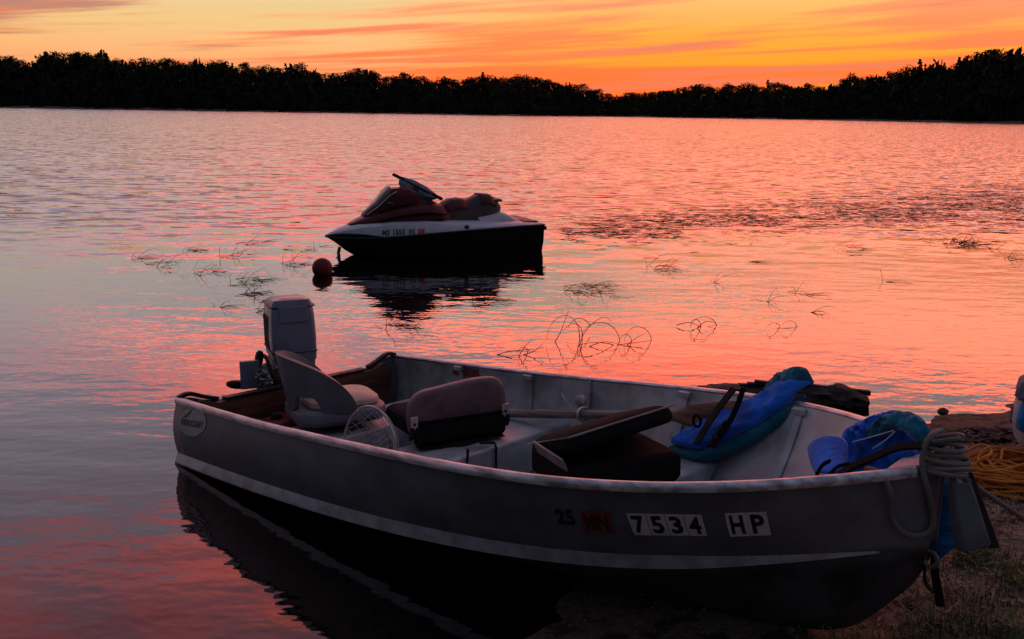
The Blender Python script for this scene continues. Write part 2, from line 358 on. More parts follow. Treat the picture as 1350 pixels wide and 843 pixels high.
for k in range(7):
    kind = 'pine' if k in (5, 6) else 'oak'
    hh, ww = (1.0, .44) if kind == 'pine' else (1.0, .72 + .16 * rs.rand())
    vs, fs = crown_quads(rs, hh, ww, kind, 1400, .024)
    g = G().tube([(0, 0, 0), (.01, 0, .3), (.0, .01, .6), (0, 0, .85)], [.022, .018, .012, .005], 6)
    for j in range(5):
        th = rs.uniform(0, 6.28); z0 = .3 + .08 * j; g.tube([(0, 0, z0), (.12 * math.cos(th), .12 * math.sin(th), z0 + .14), (.2 * math.cos(th), .2 * math.sin(th), z0 + .22)], [.009, .006, .002], 4)
    tm = bpy.data.meshes.new('trunk'); tm.from_pydata(g.v, [], g.f); tm.materials.append(M_BARK)
    PROTO.append((simple_mesh('crown', vs, fs, M_LEAF), tm, kind))
def far_xy(px, back):
    a = math.atan((px - CX) * math.cos(PITCH) / F); r = np.interp(px, FX, FD) / math.cos(math.atan((px - CX) / F)) + back
    return r * math.sin(a), r * math.cos(a), r
LAB = {('oak', 0): ('dark broadleaf tree standing up from the skyline of the long low wooded shore', 'broadleaf trees on the low shore skyline'),
       ('oak', 1): ('dark broadleaf tree standing up from the skyline of the higher wooded hill', 'broadleaf trees on the hill skyline'),
       ('pine', 0): ('dark pointed pine standing up from the skyline of the long low wooded shore', 'pines on the low shore skyline'),
       ('pine', 1): ('dark pointed pine standing up from the skyline of the higher wooded hill', 'pines on the hill skyline')}
px = -150.
while px < 1500:
    x, y, r = far_xy(px, 24 + rs.uniform(0, 16)); gz = float(ground_z(x, y)); tz = float(top_z(px, r))
    hill = px > 1060
    hgt = max(tz - gz, 3.0) * (rs.uniform(.80, .96) if rs.rand() < .72 else rs.uniform(.98, 1.07)); 
    k = rs.randint(5) if rs.rand() < (.985 if px < 800 else .95) else 5 + rs.randint(2)
    cm, tm, kind = PROTO[k]; lab, grp = LAB[(kind, int(hill))]
    wd = max(hgt, 8.) * rs.uniform(.95, 1.3) * (1.0 if kind == 'oak' else 1.15)
    e = thing('pine_tree' if kind == 'pine' else 'broadleaf_tree', lab, 'tree', Matrix.Translation((x, y, gz - .2)) @ Matrix.Rotation(rs.uniform(0, 6.28), 4, 'Z') @ Matrix.Diagonal((wd, wd, hgt, 1)), grp)
    for nm, me in (('trunk', tm), ('crown', cm)):
        o = bpy.data.objects.new(nm, me); COL.objects.link(o); o.parent = e
    px += rs.uniform(7.5, 14.5)
vs_all = []; fs_all = []
BLK = []
for k in range(6): BLK.append(crown_quads(rs, 1.0, .8, 'oak', 230, .06))
for row, (bk, fr_, sp) in enumerate(((1.5, .30, 9), (5, .48, 8), (10, .66, 9), (16, .84, 8), (22, .94, 7))):
    px = -200.
    while px < 1560:
        x, y, r = far_xy(px, bk + rs.uniform(-1.2, 2)); gz = float(ground_z(x, y)); tz = float(top_z(px, r))
        hgt = max(tz * fr_ * rs.uniform(.85, 1.08) - gz, 2.2); vv, ff = BLK[rs.randint(6)]; a = rs.uniform(0, 6.28); wd = max(5., hgt * 1.0); lift = .30 * hgt
        V = np.array(vv); V = np.stack([(V[:, 0] * math.cos(a) - V[:, 1] * math.sin(a)) * wd + x, (V[:, 0] * math.sin(a) + V[:, 1] * math.cos(a)) * wd + y, (V[:, 2] - .38) / .62 * (hgt + .6) + gz - .6], -1)
        b = sum(len(q_) for q_ in vs_all); vs_all.append(V); fs_all.append(np.array(ff) + b)
        px += sp * rs.uniform(.8, 1.3)
V = np.concatenate(vs_all); Fq = np.concatenate(fs_all)
me = bpy.data.meshes.new('far_wood'); me.from_pydata(V.tolist(), [], Fq.tolist()); me.materials.append(M_LEAF)
o = bpy.data.objects.new('far_wood', me); COL.objects.link(o); struct(o, 'stuff')
tag(o, 'dark mass of trees along the far shore below the skyline', 'woodland')

# ------------------------------------------------------------------ fishing boat
BL = 3.3845; BYAW = -.7769; BTRIM = .0372
BM = Matrix.Translation((-1.1273, 5.2033, -.1376)) @ Matrix.Rotation(BYAW, 4, 'Z') @ Matrix.Rotation(-BTRIM, 4, 'Y')
BMn = np.array(BM)
def b2w(P): P = np.asarray(P, float); return P @ BMn[:3, :3].T + BMn[:3, 3]
def w2b(P): return (np.asarray(P, float) - BMn[:3, 3]) @ BMn[:3, :3]
def bplane(x, y, ax, val):
    """point of the photo ray through (x, y) on the boat-frame plane coordinate ax = val"""
    o_ = w2b(EYE); d_ = ray(x, y) @ BMn[:3, :3]; return o_ + d_ * ((val - o_[ax]) / d_[ax])
KU = [0, .2, .4, .6, .8, .92, 1.]; KZ = [0, .3, .6, .8, 1.]
GW = [.661, .6912, .7011, .705, .577, .312, .0167]; GZ = [.4562, .5076, .5856, .6434, .7125]
CW = [.6659, .6613, .6262, .5359, .3512, .1722, .0292]; CZ = [.1435, .1752, .2278, .3066, .454]
gwf = lambda u: cub(u, KU, GW); gzf = lambda u: cub(u, KZ, GZ); cwf = lambda u: cub(u, KU, CW); czf = lambda u: cub(u, KZ, CZ)
KLU = [0, .5, .8, .9, .96, 1.]; KLZ = [0, 0, .01, .05, .14, .29]
def hull_pt(side, u, t):
    """t 0..1 chine to gunwale, -1..0 keel to chine"""
    u = np.asarray(u, float); gw, gz, cw, cz = gwf(u), gzf(u), np.maximum(cwf(u), .012), czf(u)
    if t >= 0:
        s_ = u * (3.369 + (BL - 3.369) * t); y_ = cw + (gw - cw) * t + .030 * math.sin(math.pi * t) * np.clip(1 - u**6, 0, 1); z_ = cz + (gz - cz) * t
    else:
        k = 1 + t; s_ = u * (3.29 + (3.369 - 3.29) * k); kz = cub(u, KLU, KLZ)
        y_ = cw * k**.9; z_ = kz + (cz - kz) * k**1.5
    return np.stack([s_, side * y_, z_], -1)
M_HULL = mat('painted_aluminium', (.135, .14, .16), .45, .2, var=.12, scale=5, bump=.003, bscale=4, spec=.4)
M_HULLIN = mat('bare_aluminium', (.42, .42, .45), .5, .3, var=.15, scale=7, bump=.001, bscale=4)
M_RIM = mat('gunwale_aluminium', (.50, .48, .52), .40, .75, var=.25, scale=25, bump=.0015, bscale=40, stretch=(.3, 1, 1))
M_RAIL = mat('rail_aluminium', (.36, .36, .40), .42, .4, var=.12, scale=14)
M_WOOD = mat('stained_plywood', (.10, .032, .022), .6, var=.3, scale=5, stretch=(6, .6, 6))
M_BLACK = mat('black_plastic', (.009, .009, .010), .55, var=.2, spec=.25)
M_STEEL = mat('galvanised_steel', (.42, .42, .45), .4, .8, var=.15, scale=30)
M_WHITE = mat('white_vinyl', (.55, .54, .54), .5, var=.06, scale=20)
M_INK = mat('black_vinyl', (.010, .010, .012), .5, var=.2)
M_RED = mat('red_vinyl', (.20, .038, .036), .5, var=.15, scale=40)
boat = thing('fishing_boat', 'grey aluminium fishing boat pulled up on the beach with its bow on the soil', 'boat', BM)
U = np.concatenate([np.linspace(0, .8, 33), np.linspace(.82, 1, 22)])
TS = [-1, -.8, -.55, -.3, -.12, 0, .1, .22, .36, .5, .64, .78, .9, 1]
cols = [hull_pt(1, U, t) for t in TS[::-1]] + [hull_pt(-1, U, t) for t in TS[1:]]
nT = len(TS) - TS.index(0)                       # columns above the chine on each side
for s_, cc_ in ((1, cols[:nT]), (-1, cols[-nT:])): G().loft([[c[i] for c in cc_] for i in range(len(U))], closed=False, caps=False).build('hull_side', M_HULL, boat, solid=.006)
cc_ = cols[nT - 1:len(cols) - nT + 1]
G().loft([[c[i] for c in cc_] for i in range(len(U))], closed=False, caps=False).build('hull_bottom', mat('shade_painted_bottom', (.045, .042, .045), .6, .1, var=.3, scale=4, spec=.2), boat, solid=.006)['label'] = 'dark bottom below the spray rail with shade painted into its colour'  # shade under the hull is painted into this base colour, darker than the sides
# bare inner skin, a hand's breadth of metal inside the painted one
cols = [hull_pt(sd_, U, t) * np.array([1, 1, 1]) - np.array([0, sd_ * .008, -.006 if t < 0 else 0]) for sd_, tt in ((1, TS[::-1]), (-1, TS[1:])) for t in tt]
G().loft([[c[i] for c in cols] for i in range(len(U) - 3)], closed=False, caps=False).build('inner_skin', M_HULLIN, boat)
for s_ in (-1, 1):
    # rolled gunwale
    uu = np.concatenate([np.linspace(0, .8, 40), np.linspace(.81, .985, 18)]); P = hull_pt(s_, uu, 1.0); rings = []
    for i, p in enumerate(P):
        t_ = P[min(i + 1, len(P) - 1)] - P[max(i - 1, 0)]; t_ /= np.linalg.norm(t_); nn_ = np.cross(t_, (0, 0, 1)); nn_ /= np.linalg.norm(nn_)
        if nn_[1] * s_ < 0: nn_ = -nn_
        rings.append([p + nn_ * a + np.array([0, 0, b]) for a, b in ((-.016, -.006), (-.012, 0), (.006, .003), (.014, -.002), (.018, -.012), (.016, -.026), (.006, -.030), (.003, -.024), (-.012, -.012))])
    G().loft(rings).build('gunwale', M_RIM, boat, smooth=50)
    # spray rail along the chine
    uu = np.linspace(0, .965, 60); P = hull_pt(s_, uu, 0.); Q = hull_pt(s_, uu, .14); rings = []
    for i in range(len(uu)):
        k = min(1, (.97 - uu[i]) / .16) ** .8; n_ = np.array([0, s_, 0])
        top = P[i] + (Q[i] - P[i]) * (.25 + .75 * k) + n_ * .002
        rings.append([P[i] - n_ * .01 + (0, 0, -.012 * k), P[i] + n_ * (.030 * k + .003) + (0, 0, -.006 * k), P[i] + n_ * (.031 * k + .003) + (0, 0, .002), top, top - n_ * .015])
    G().loft(rings).build('spray_rail', M_RAIL, boat, smooth=30)
    # side ribs with a bracket under the gunwale
    for xr in (.55, 1.056, 1.45, 2.0, 2.6):
        u_ = xr / BL; pts = [hull_pt(s_, u_, t) - np.array([0, s_ * .016, 0]) for t in np.linspace(0.0, .96, 10)]
        gg = G().tube(pts, .01, flat=(.03 if xr != 1.45 else .012, .012)); pt = pts[-1]
        if xr != 1.45: gg.box((pt[0], pt[1] - s_ * .012, pt[2] - .012), (.055, .03, .022))
        gg.build('rib', M_HULLIN, boat, bevel=.002)
# transom with raised corners
prof = [(.655, .452), (.60, .446), (.54, .425), (.48, .409), (.44, .405)]
top = prof + [(-a, b) for a, b in prof[::-1]]
sec = [hull_pt(-1, 0., t) for t in TS[::-1][1:]] + [hull_pt(1, 0., t) for t in TS[1:-1]]
poly = [(0, a, b) for a, b in top] + [(0, p[1], p[2]) for p in sec]
n_ = len(poly)
G().add([(-.006, a, b) for _, a, b in poly] + [(.006, a, b) for _, a, b in poly], [tuple(range(n_)), tuple(range(n_, 2 * n_))[::-1]] + [(i, (i + 1) % n_, n_ + (i + 1) % n_, n_ + i) for i in range(n_)]).build('transom', M_HULL, boat, smooth=0)
gg = G(); pr = [(a, b) for a, b in [(-.5, .14), (.5, .14), (.60, .24), (.62, .40), (.56, .428), (.48, .402), (-.48, .402), (-.56, .428), (-.62, .40), (-.60, .24)]]
n_ = len(pr); gg.add([(.008, a, b) for a, b in pr] + [(.045, a, b) for a, b in pr], [tuple(range(n_)), tuple(range(n_, 2 * n_))[::-1]] + [(i, (i + 1) % n_, n_ + (i + 1) % n_, n_ + i) for i in range(n_)])
gg.build('transom_board', M_WOOD, boat, smooth=0, bevel=.004)
for s_ in (-1, 1):
    G().tube(spline([(.01, s_ * .665, .455), (.012, s_ * .62, .468), (.014, s_ * .55, .446), (.018, s_ * .46, .416)], 14), .01, flat=(.03, .02)).build('corner_cap', M_BLACK, boat, bevel=.004)
G().box((.026, 0, .413), (.05, .86, .014)).build('transom_cap', M_BLACK, boat, bevel=.004)
# bench seats with a rolled front edge
for x0, x1, zt in ((.28, .62, .27), (1.02, 1.335, .30), (1.95, 2.265, .34)):
    def wid(x, z):
        u_ = x / BL; tt = np.linspace(-.9, 1, 60); pp = np.array([hull_pt(1, u_, t) for t in tt]); return float(np.interp(z, pp[:, 2], pp[:, 1])) - .012
    gg = G(); st = []
    for x, z in ((x0, .05), (x0, zt - .01), (x0 + .012, zt), (x1 - .014, zt), (x1 - .004, zt - .004), (x1, zt - .016), (x1, .05)):
        st.append([(x, a * wid(x, z), z) for a in (-1, -.5, 0, .5, 1)])
    gg.loft(st, closed=False, caps=False).build('bench', M_HULLIN, boat, smooth=60)
# breasthook at the bow, bow eye, far-side maker plate
uu = np.linspace(.968, .996, 8); gg = G()
gg.loft([[hull_pt(s2, u_, 1.) + np.array([0, 0, dz]) for s2, dz in ((-1, .004), (-.4, .012), (.4, .012), (1, .004))] + [hull_pt(s2, u_, 1.) + np.array([0, 0, -.016]) for s2 in (1, .4, -.4, -1)] for u_ in uu])
gg.build('breasthook', mat('bow_plate', (.42, .40, .43), .5, .4, var=.2, scale=20), boat, bevel=.003)
e0 = bplane(1208, 731, 1, -.02); gg = G().box((e0[0] - .02, -.012, e0[2] + .005), (.07, .03, .035))
c_ = Vector(bplane(1227, 738, 1, 0.)); gg.tube([c_ + Vector((.020 * math.cos(a), 0, .024 * math.sin(a))) for a in np.linspace(0, 6.283, 18)[:-1]], .008, 6, loop=True).build('bow_eye', mat('dull_steel', (.14, .14, .15), .5, .5), boat, bevel=.002)
gg = G(); P0 = hull_pt(1, .143, .93); P1 = hull_pt(1, .20, .93); P2 = hull_pt(1, .20, .78); P3 = hull_pt(1, .143, .78)
o_ = np.array([0, -.016, 0]); gg.add([P0 + o_, P1 + o_, P2 + o_, P3 + o_, P0 + o_ * .6, P1 + o_ * .6, P2 + o_ * .6, P3 + o_ * .6], [(0, 1, 2, 3), (4, 7, 6, 5), (0, 4, 5, 1), (1, 5, 6, 2), (2, 6, 7, 3), (3, 7, 4, 0)]).build('warning_plate', M_RED, boat, smooth=0)['label'] = 'small dark red plate inside the far side'

# --- stickers and registration on the near side, wrapped on the hull
UG = np.linspace(0, 1, 401); TG = np.linspace(0, 1, 81)
HG = np.stack([hull_pt(-1, UG, t) for t in TG], 0); HGp = project(b2w(HG.reshape(-1, 3))).reshape(len(TG), len(UG), 2)
UTC = {}
def hull_ut(px_, py_):
    k = ((HGp - np.array([px_, py_]))**2).sum(-1).argmin(); u_, t_ = UG[k % len(UG)], TG[k // len(UG)]
    for _ in range(4):
        f_ = lambda a, b: project(b2w(hull_pt(-1, a, float(b)))); p0 = f_(u_, t_); J_ = np.stack([(f_(u_ + 1e-3, t_) - p0) / 1e-3, (f_(u_, t_ - 1e-3) - p0) / -1e-3], -1); st_ = np.linalg.solve(J_, np.array([px_, py_]) - p0)
        u_ = min(max(u_ + st_[0], 0), 1); t_ = min(max(t_ + st_[1], 0.002), 1)
    return u_, t_
def on_hull(quad, a, b, eps):
    """a, b in 0..1 inside the sticker's corners (tl, tr, br, bl) -> point just off the hull"""
    ut = UTC.setdefault(quad if isinstance(quad, tuple) else tuple(quad), None) or UTC.__setitem__(tuple(quad), [np.array(hull_ut(*p)) for p in quad]) or UTC[tuple(quad)]; u_, t_ = (ut[0] * (1 - a) + ut[1] * a) * (1 - b) + (ut[3] * (1 - a) + ut[2] * a) * b
    return hull_pt(-1, u_, float(t_)) - np.array([0, eps, 0])
def text_mesh(txt, bold=.0, shear=0.):
    cu = bpy.data.curves.new('t', 'FONT'); cu.body = txt; cu.size = 1; cu.offset = bold; cu.shear = shear; cu.resolution_u = 3
    ob = bpy.data.objects.new('t', cu); COL.objects.link(ob); bpy.context.view_layer.update()
    me_ = bpy.data.meshes.new_from_object(ob.evaluated_get(bpy.context.evaluated_depsgraph_get()))
    V_ = np.array([v_.co[:2] for v_ in me_.vertices]); fs_ = [tuple(p.vertices) for p in me_.polygons]
    bpy.data.objects.remove(ob); bpy.data.curves.remove(cu); bpy.data.meshes.remove(me_)
    V_ = (V_ - V_.min(0)) / (V_.max(0) - V_.min(0)); return V_, fs_
def sticker(name, quad, m, eps, fn=on_hull, n=8, parent=None):
    gg_ = G(); gg_.add([fn(quad, i / n, j / 4, eps) for j in range(5) for i in range(n + 1)], [tuple(r_) for r_ in grid_faces(n + 1, 5)]); return gg_.build(name, m, parent, smooth=60)
def letters(txt, quad, m, eps, fn=on_hull, mg=(.06, .1), parent=None, bold=.035, shear=0.):
    V_, fs_ = text_mesh(txt, bold, shear)
    return G().add([fn(quad, mg[0] + (1 - 2 * mg[0]) * a, 1 - mg[1] - (1 - 2 * mg[1]) * b, eps) for a, b in V_], fs_).build('lettering', m, parent, smooth=60)
for txt, quad in (('7534', ((827, 676), (927, 678), (935, 706), (838, 705))), ('HP', ((957, 676), (1012, 674), (1019, 705), (964, 707)))):
    n_ = len(txt); cq = np.array(quad, float)
    for i, ch in enumerate(txt):                # one square sticker for each character
        a0, a1 = i / n_ + .004, (i + 1) / n_ - .004; q4 = [tuple(cq[0] * (1 - a) + cq[1] * a) for a in (a0, a1)] + [tuple(cq[3] * (1 - a) + cq[2] * a) for a in (a1, a0)]
        pl = sticker('number_sticker', q4, M_WHITE, .007, parent=boat); letters(ch, q4, M_INK, .0085, mg=(.17, .10), parent=pl)
q4 = ((765, 672), (805, 674), (813, 703), (773, 701)); pl = sticker('state_sticker', q4, M_RED, .007, parent=boat); letters('MN', q4, mat('dark_red_ink', (.05, .012, .012), .5), .0085, mg=(.10, .12), parent=pl)
q4 = ((731, 670), (757, 671), (763, 693), (737, 691)); letters('25', q4, M_INK, .007, mg=(.02, .02), parent=boat)
ell = [(256 + 19 * math.cos(a), 556 + 19 * math.sin(a)) for a in np.linspace(0, 2 * math.pi, 25)[:-1]]
lq = ((237, 537), (275, 537), (275, 575), (237, 575)); gg = G()
pts = [on_hull(lq, .5 + .48 * math.cos(a), .5 + .50 * math.sin(a), .006) for a in np.linspace(0, 2 * math.pi, 33)[:-1]]
gg.add([on_hull(lq, .5, .5, .006)] + pts, [(0, 1 + i, 1 + (i + 1) % 32) for i in range(32)])
logo = gg.build('maker_sticker', mat('pale_sticker', (.26, .28, .32), .4, var=.12, scale=30), boat)
letters('MIRROCRAFT', ((240, 551), (270, 556), (270, 565), (240, 560)), M_INK, .0075, mg=(0, 0), parent=logo, shear=.2)
fq = lambda pts_: G().add([on_hull(lq, (a - 237) / 38, (b - 537) / 38, .0075) for a, b in pts_], [tuple(range(len(pts_)))])
fq([(244, 550), (247, 546), (251, 544), (256, 538.5), (253, 545), (249, 550)]).build('emblem', M_INK, logo)

# ------------------------------------------------------------------ things in the boat
def bm_at(p, yaw=0., ry=0., rx=0.): return BM @ Matrix.Translation(tuple(p)) @ Matrix.Rotation(yaw, 4, 'Z') @ Matrix.Rotation(ry, 4, 'Y') @ Matrix.Rotation(rx, 4, 'X')
def slab(w_, d_, h_, r, z0=0., puff=.0, nseg=6):
    """rounded-corner cushion: plan w (y) x d (x), height h, with soft edges"""
    pl = []
    for cx_, cy_, a0 in ((d_ / 2 - r, w_ / 2 - r, 0), (-d_ / 2 + r, w_ / 2 - r, 90), (-d_ / 2 + r, -w_ / 2 + r, 180), (d_ / 2 - r, -w_ / 2 + r, 270)):
        for k in range(nseg + 1): a = math.radians(a0 + 90 * k / nseg); pl.append((cx_ + r * math.cos(a), cy_ + r * math.sin(a), math.cos(a), math.sin(a)))
    e = min(h_ * .45, .03); rings = []
    for i_, (ins, z) in enumerate(((e * 1.6, 0), (e * .5, 0 + e * .12), (0, e * .8), (0, h_ - e), (e * .3, h_ - e * .35), (e, h_), (r * .9, h_ + puff))):
        rings.append([(x - nx * ins, y - ny * ins, z0 + z) for x, y, nx, ny in pl])
    return G().loft(rings)
# --- stern seat: moulded shell, turned to the far side
M_SHELL = mat('grey_moulded_plastic', (.105, .11, .14), .45, var=.08, scale=8, spec=.45)
M_PAD = mat('tan_vinyl', (.46, .33, .27), .5, var=.1, scale=20, bump=.001)
seat = thing('shell_seat', 'grey moulded plastic bucket seat with tan cushion on the stern bench', 'boat seat', bm_at((.41, -.04, .27), math.radians(70)))
G().lathe([(.10, 0), (.10, .012), (.035, .02), (.035, .05)], 20).build('swivel_base', M_BLACK, seat)
slab(.43, .46, .075, .13, .045).build('shell', M_SHELL, seat)
slab(.34, .36, .045, .10, .112, .012).xf(Matrix.Translation((.02, 0, 0))).build('cushion', M_PAD, seat)
gg = G(); nn_ = 44; out = []
for i in range(nn_ + 1):
    dl = math.radians(-104 + 208 * i / nn_); a = math.pi + dl; k = abs(dl) / math.radians(104)
    tp = .112 + .275 * max(0., 1 - k**2.3) ** .72
    bt = .105 + .085 * min(1, max(0, (math.radians(23) - abs(abs(dl) - math.radians(40))) / .16))
    tp = max(tp, bt + .012); col = []
    for j in range(7):
        z = bt + (tp - bt) * j / 6; lean = .05 * (z - .1) / .3
        col.append((.225 + lean, a, z))
    out.append(col)
def cyl(r, a, z): return (r * math.cos(a) * 1.02, r * math.sin(a) * .95, z)
ring = [[cyl(*p) for p in c] + [cyl(p[0] - .026, p[1], p[2]) for p in c[::-1]] for c in out]
gg.loft(ring).build('backrest', M_SHELL, seat, smooth=50, bevel=.004)
# --- middle seat: padded back towards the bow, hinged on its base
M_PLUM = mat('plum_vinyl', (.135, .085, .095), .55, var=.12, scale=10, bump=.004, bscale=7)
M_DARKV = mat('charcoal_vinyl', (.010, .010, .011), .9, spec=.06, var=.15, scale=10, bump=.003, bscale=9)
M_HINGE = mat('hinge_metal', (.62, .52, .52), .4, .5, var=.1)
mid = thing('folding_seat', 'folding seat with plum padded backrest and pale hinges on the middle bench', 'boat seat', bm_at((1.15, .10, .30), math.radians(-18)))
G().lathe([(.09, .0), (.09, .012), (.04, .02), (.04, .04)], 16).build('swivel_base', M_BLACK, mid)
slab(.44, .40, .085, .05, .038).xf(Matrix.Translation((-.17, 0, 0))).build('seat_cushion', M_DARKV, mid)
slab(.45, .03, .115, .012, .0).xf(Matrix.Translation((.045, 0, .012))).build('seat_back_panel', M_DARKV, mid)
pl = []; wv = .24
pro = [(-wv + .01, .075), (-wv - .003, .16), (-wv + .008, .215), (-wv + .04, .250), (-wv + .11, .268), (0, .283), (wv - .09, .290), (wv - .04, .278), (wv - .008, .235), (wv + .003, .16), (wv - .01, .085), (0, .06)]
pr2 = spline(pro + [pro[0]], 49)[:-1]; c2 = pr2.mean(0); rings = []
for x_, sc_ in ((-.022, .94), (-.019, .985), (-.010, 1.0), (.012, 1.0), (.022, .985), (.028, .95), (.031, .85), (.033, .4)):
    rings.append([(x_ + .16 * (b - .08) * .5, c2[0] + (a - c2[0]) * sc_, c2[1] + (b - c2[1]) * sc_) for a, b in pr2])
G().loft(rings).xf(Matrix.Translation((.0, 0, 0))).build('backrest', M_PLUM, mid, smooth=60)
for s_ in (-1, 1):
    hp = G().box((.052, s_ * .225, .125), (.006, .034, .07), Euler((0, .08, 0)).to_matrix()).build('hinge', M_HINGE, mid, bevel=.002)
    G().lathe([(.0065, 0), (.0065, .004), (.001, .005)], 10).xf(Matrix.Translation((.054, s_ * .225, .125)) @ Matrix.Rotation(math.pi / 2, 4, 'Y')).build('bolt', M_BLACK, hp)
    G().tube(spline([(.05, s_ * .235, .11), (.04, s_ * .235, .06), (.0, s_ * .225, .05)], 8), .01, flat=(.012, .02)).build('hinge_arm', M_BLACK, mid)
q0 = np.array(bm_at((1.15, .10, .30), math.radians(-18)).inverted())
def tolocal(inv, p): return (np.array(inv)[:3, :3] @ np.asarray(b2w(p)) + np.array(inv)[:3, 3])
lg = [tolocal(q0, bplane(a, b, 0, v_)) for a, b, v_ in ((632, 584, 1.30), (652, 584, 1.345), (654, 590, 1.345), (654, 620, 1.345), (615, 622, 1.345), (617, 592, 1.345))]
G().tube(lg, .007, 6).build('clamp_frame', M_BLACK, mid)
# --- folded black seat on the front bench
fold = thing('folded_seat', 'black padded boat seat folded half open on the front bench', 'boat seat', bm_at((2.06, .06, .340), math.radians(-22)))
slab(.49, .38, .12, .045, .012).build('seat_cushion', M_DARKV, fold)
G().box((0, 0, .008), (.26, .26, .014)).build('mounting_plate', M_BLACK, fold, bevel=.003)
RB = Matrix.Translation((.0, -.235, .135)) @ Matrix.Rotation(math.radians(9), 4, 'X') @ Matrix.Rotation(math.radians(-19), 4, 'Y') @ Matrix.Translation((0, 0, -.01))
bk = slab(.46, .44, .07, .06, .0, .008).xf(Matrix.Translation((0, .225, 0))).xf(RB).build('backrest', M_DARKV, fold)
G().tube([RB @ Vector((.215 * sx_, .225 + .225 * sy_, .062)) for sx_, sy_ in ((-1, -1), (1, -1), (1, 1), (-1, 1))], .004, 6, loop=True).build('piping', mat('grey_piping', (.22, .2, .2), .5), bk)
G().box((.02, -.245, .13), (.26, .008, .07), Euler((math.radians(25), 0, 0)).to_matrix()).build('hinge_panel', mat('grey_vinyl', (.22, .21, .22), .55), fold, bevel=.002)
# --- landing net
net = thing('landing_net', 'landing net with silver hoop and knotted mesh standing against the near gunwale', 'landing net', bm_at((1.1, -.38, .12)))
cN = np.array([0.0, .02, .245]); RN = .175
hoop = [cN + np.array([RN * math.cos(a) * 1.02, .03 * math.sin(a), RN * math.sin(a)]) for a in np.linspace(0, 2 * math.pi, 41)[:-1]]
G().tube(hoop, .0055, 6, loop=True).build('hoop', M_STEEL, net)
G().tube([cN + np.array([-.06, .0, -.17]), cN + np.array([-.10, .02, -.20]), (-.45, .10, .03), (-.75, .16, .03)], .010, 8).build('handle', M_STEEL, net)
gg = G(); r2 = np.random.RandomState(5)
def nx_(a, b):
    r_ = math.hypot(a, b); sag = .10 * (1 - r_ * r_) + .012 * math.sin(9 * a + 4 * b); wob = .02 * math.sin(7 * b + 3 * a); return cN + np.array([RN * (a + wob * (1 - r_)), sag + .03 * b, RN * (b + wob * (1 - r_) - .10 * (1 - r_ * r_))])
for k in range(-7, 8):
    c_ = k / 7.6
    for rot in (.5, 2.2):
        hl = math.sqrt(max(0, 1 - c_ * c_)); ln = []
        for i in range(13):
            s_ = -hl + 2 * hl * i / 12; jj = .035 * math.sin(11 * s_ + k * 1.7) * (hl - abs(s_)); a = (c_ + jj) * math.cos(rot) - s_ * math.sin(rot); b = (c_ + jj) * math.sin(rot) + s_ * math.cos(rot); ln.append(nx_(a, b))
        gg.tube(ln, .0016, 3, caps=False)
gg.build('mesh', mat('net_cord', (.36, .36, .38), .8), net)
# --- oar along the far side
M_OAR = mat('weathered_wood', (.20, .17, .16), .7, var=.25, scale=6, stretch=(.4, 5, 5)); M_BLADE = mat('varnished_wood', (.24, .12, .07), .5, var=.3, scale=4, stretch=(.5, 6, 6))
oa = np.array([.62, .50, .26]); ob_ = np.array([2.02, .575, .485]); dr = (ob_ - oa) / np.linalg.norm(ob_ - oa)
oar = thing('oar', 'wooden oar with brown blade lying along the far side of the boat', 'oar', bm_at(oa))
G().tube([oa - dr * .02, oa + dr * .02, oa + dr * .14, oa + dr * .16, ob_ - dr * .1, ob_], [.014, .017, .017, .022, .021, .02], 10).build('shaft', M_OAR, oar, off=oa)
rings = []
for t_, hw, th in ((-.06, .021, .020), (.0, .026, .018), (.08, .05, .012), (.2, .065, .008), (.42, .07, .006), (.50, .066, .005), (.53, .04, .004)):
    c_ = ob_ + dr * t_; rings.append([c_ + np.array([0, math.cos(a) * th, math.sin(a) * hw]) for a in np.linspace(0, 2 * math.pi, 15)[:-1]])
G().loft(rings).build('blade', M_BLADE, oar, off=oa)
lk_ = oa + dr * .92; gg = G().tube([lk_ + np.array([.028 * math.cos(a) * .3, .030 * math.cos(a), .032 * math.sin(a)]) for a in np.linspace(0, 6.283, 17)[:-1]], .007, 6, loop=True)
gg.tube([lk_ + np.array([0, .0, -.03]), lk_ + np.array([.0, .01, -.10])], .006, 6); gg.build('oarlock', M_STEEL, oar, off=oa)
gg = G(); cc = bplane(768, 529, 1, .62)
gg.lathe([(.030, 0), (.030, .02), (.02, .025)], 14).xf(Matrix.Translation(tuple(cc)) @ Matrix.Rotation(math.pi / 2, 4, 'X')); gg.build('oarlock_socket', M_STEEL, boat)
pa, pb = bplane(740, 519, 1, .62), bplane(754, 540, 1, .60)
tag(G().tube([pa, pb], .004, 6).build('metal_rod', M_STEEL, off=pb, mw=bm_at(pb)), 'thin pale metal rod leaning against the far side above the oar', 'rod')
# --- red fuel tank by the stern bench
tank = thing('fuel_tank', 'dark red fuel tank on the boat floor by the transom', 'fuel tank', bm_at((.155, -.22, .10)))
slab(.40, .17, .19, .04).build('body', mat('red_plastic', (.22, .025, .025), .4, var=.1), tank)
G().lathe([(.03, .185), (.03, .215), (.02, .222)], 16).build('cap', M_BLACK, tank)
G().tube(spline([(0, .08, .18), (0, .09, .225), (0, .15, .225), (0, .16, .18)], 12), .008, 6).build('handle', M_BLACK, tank)
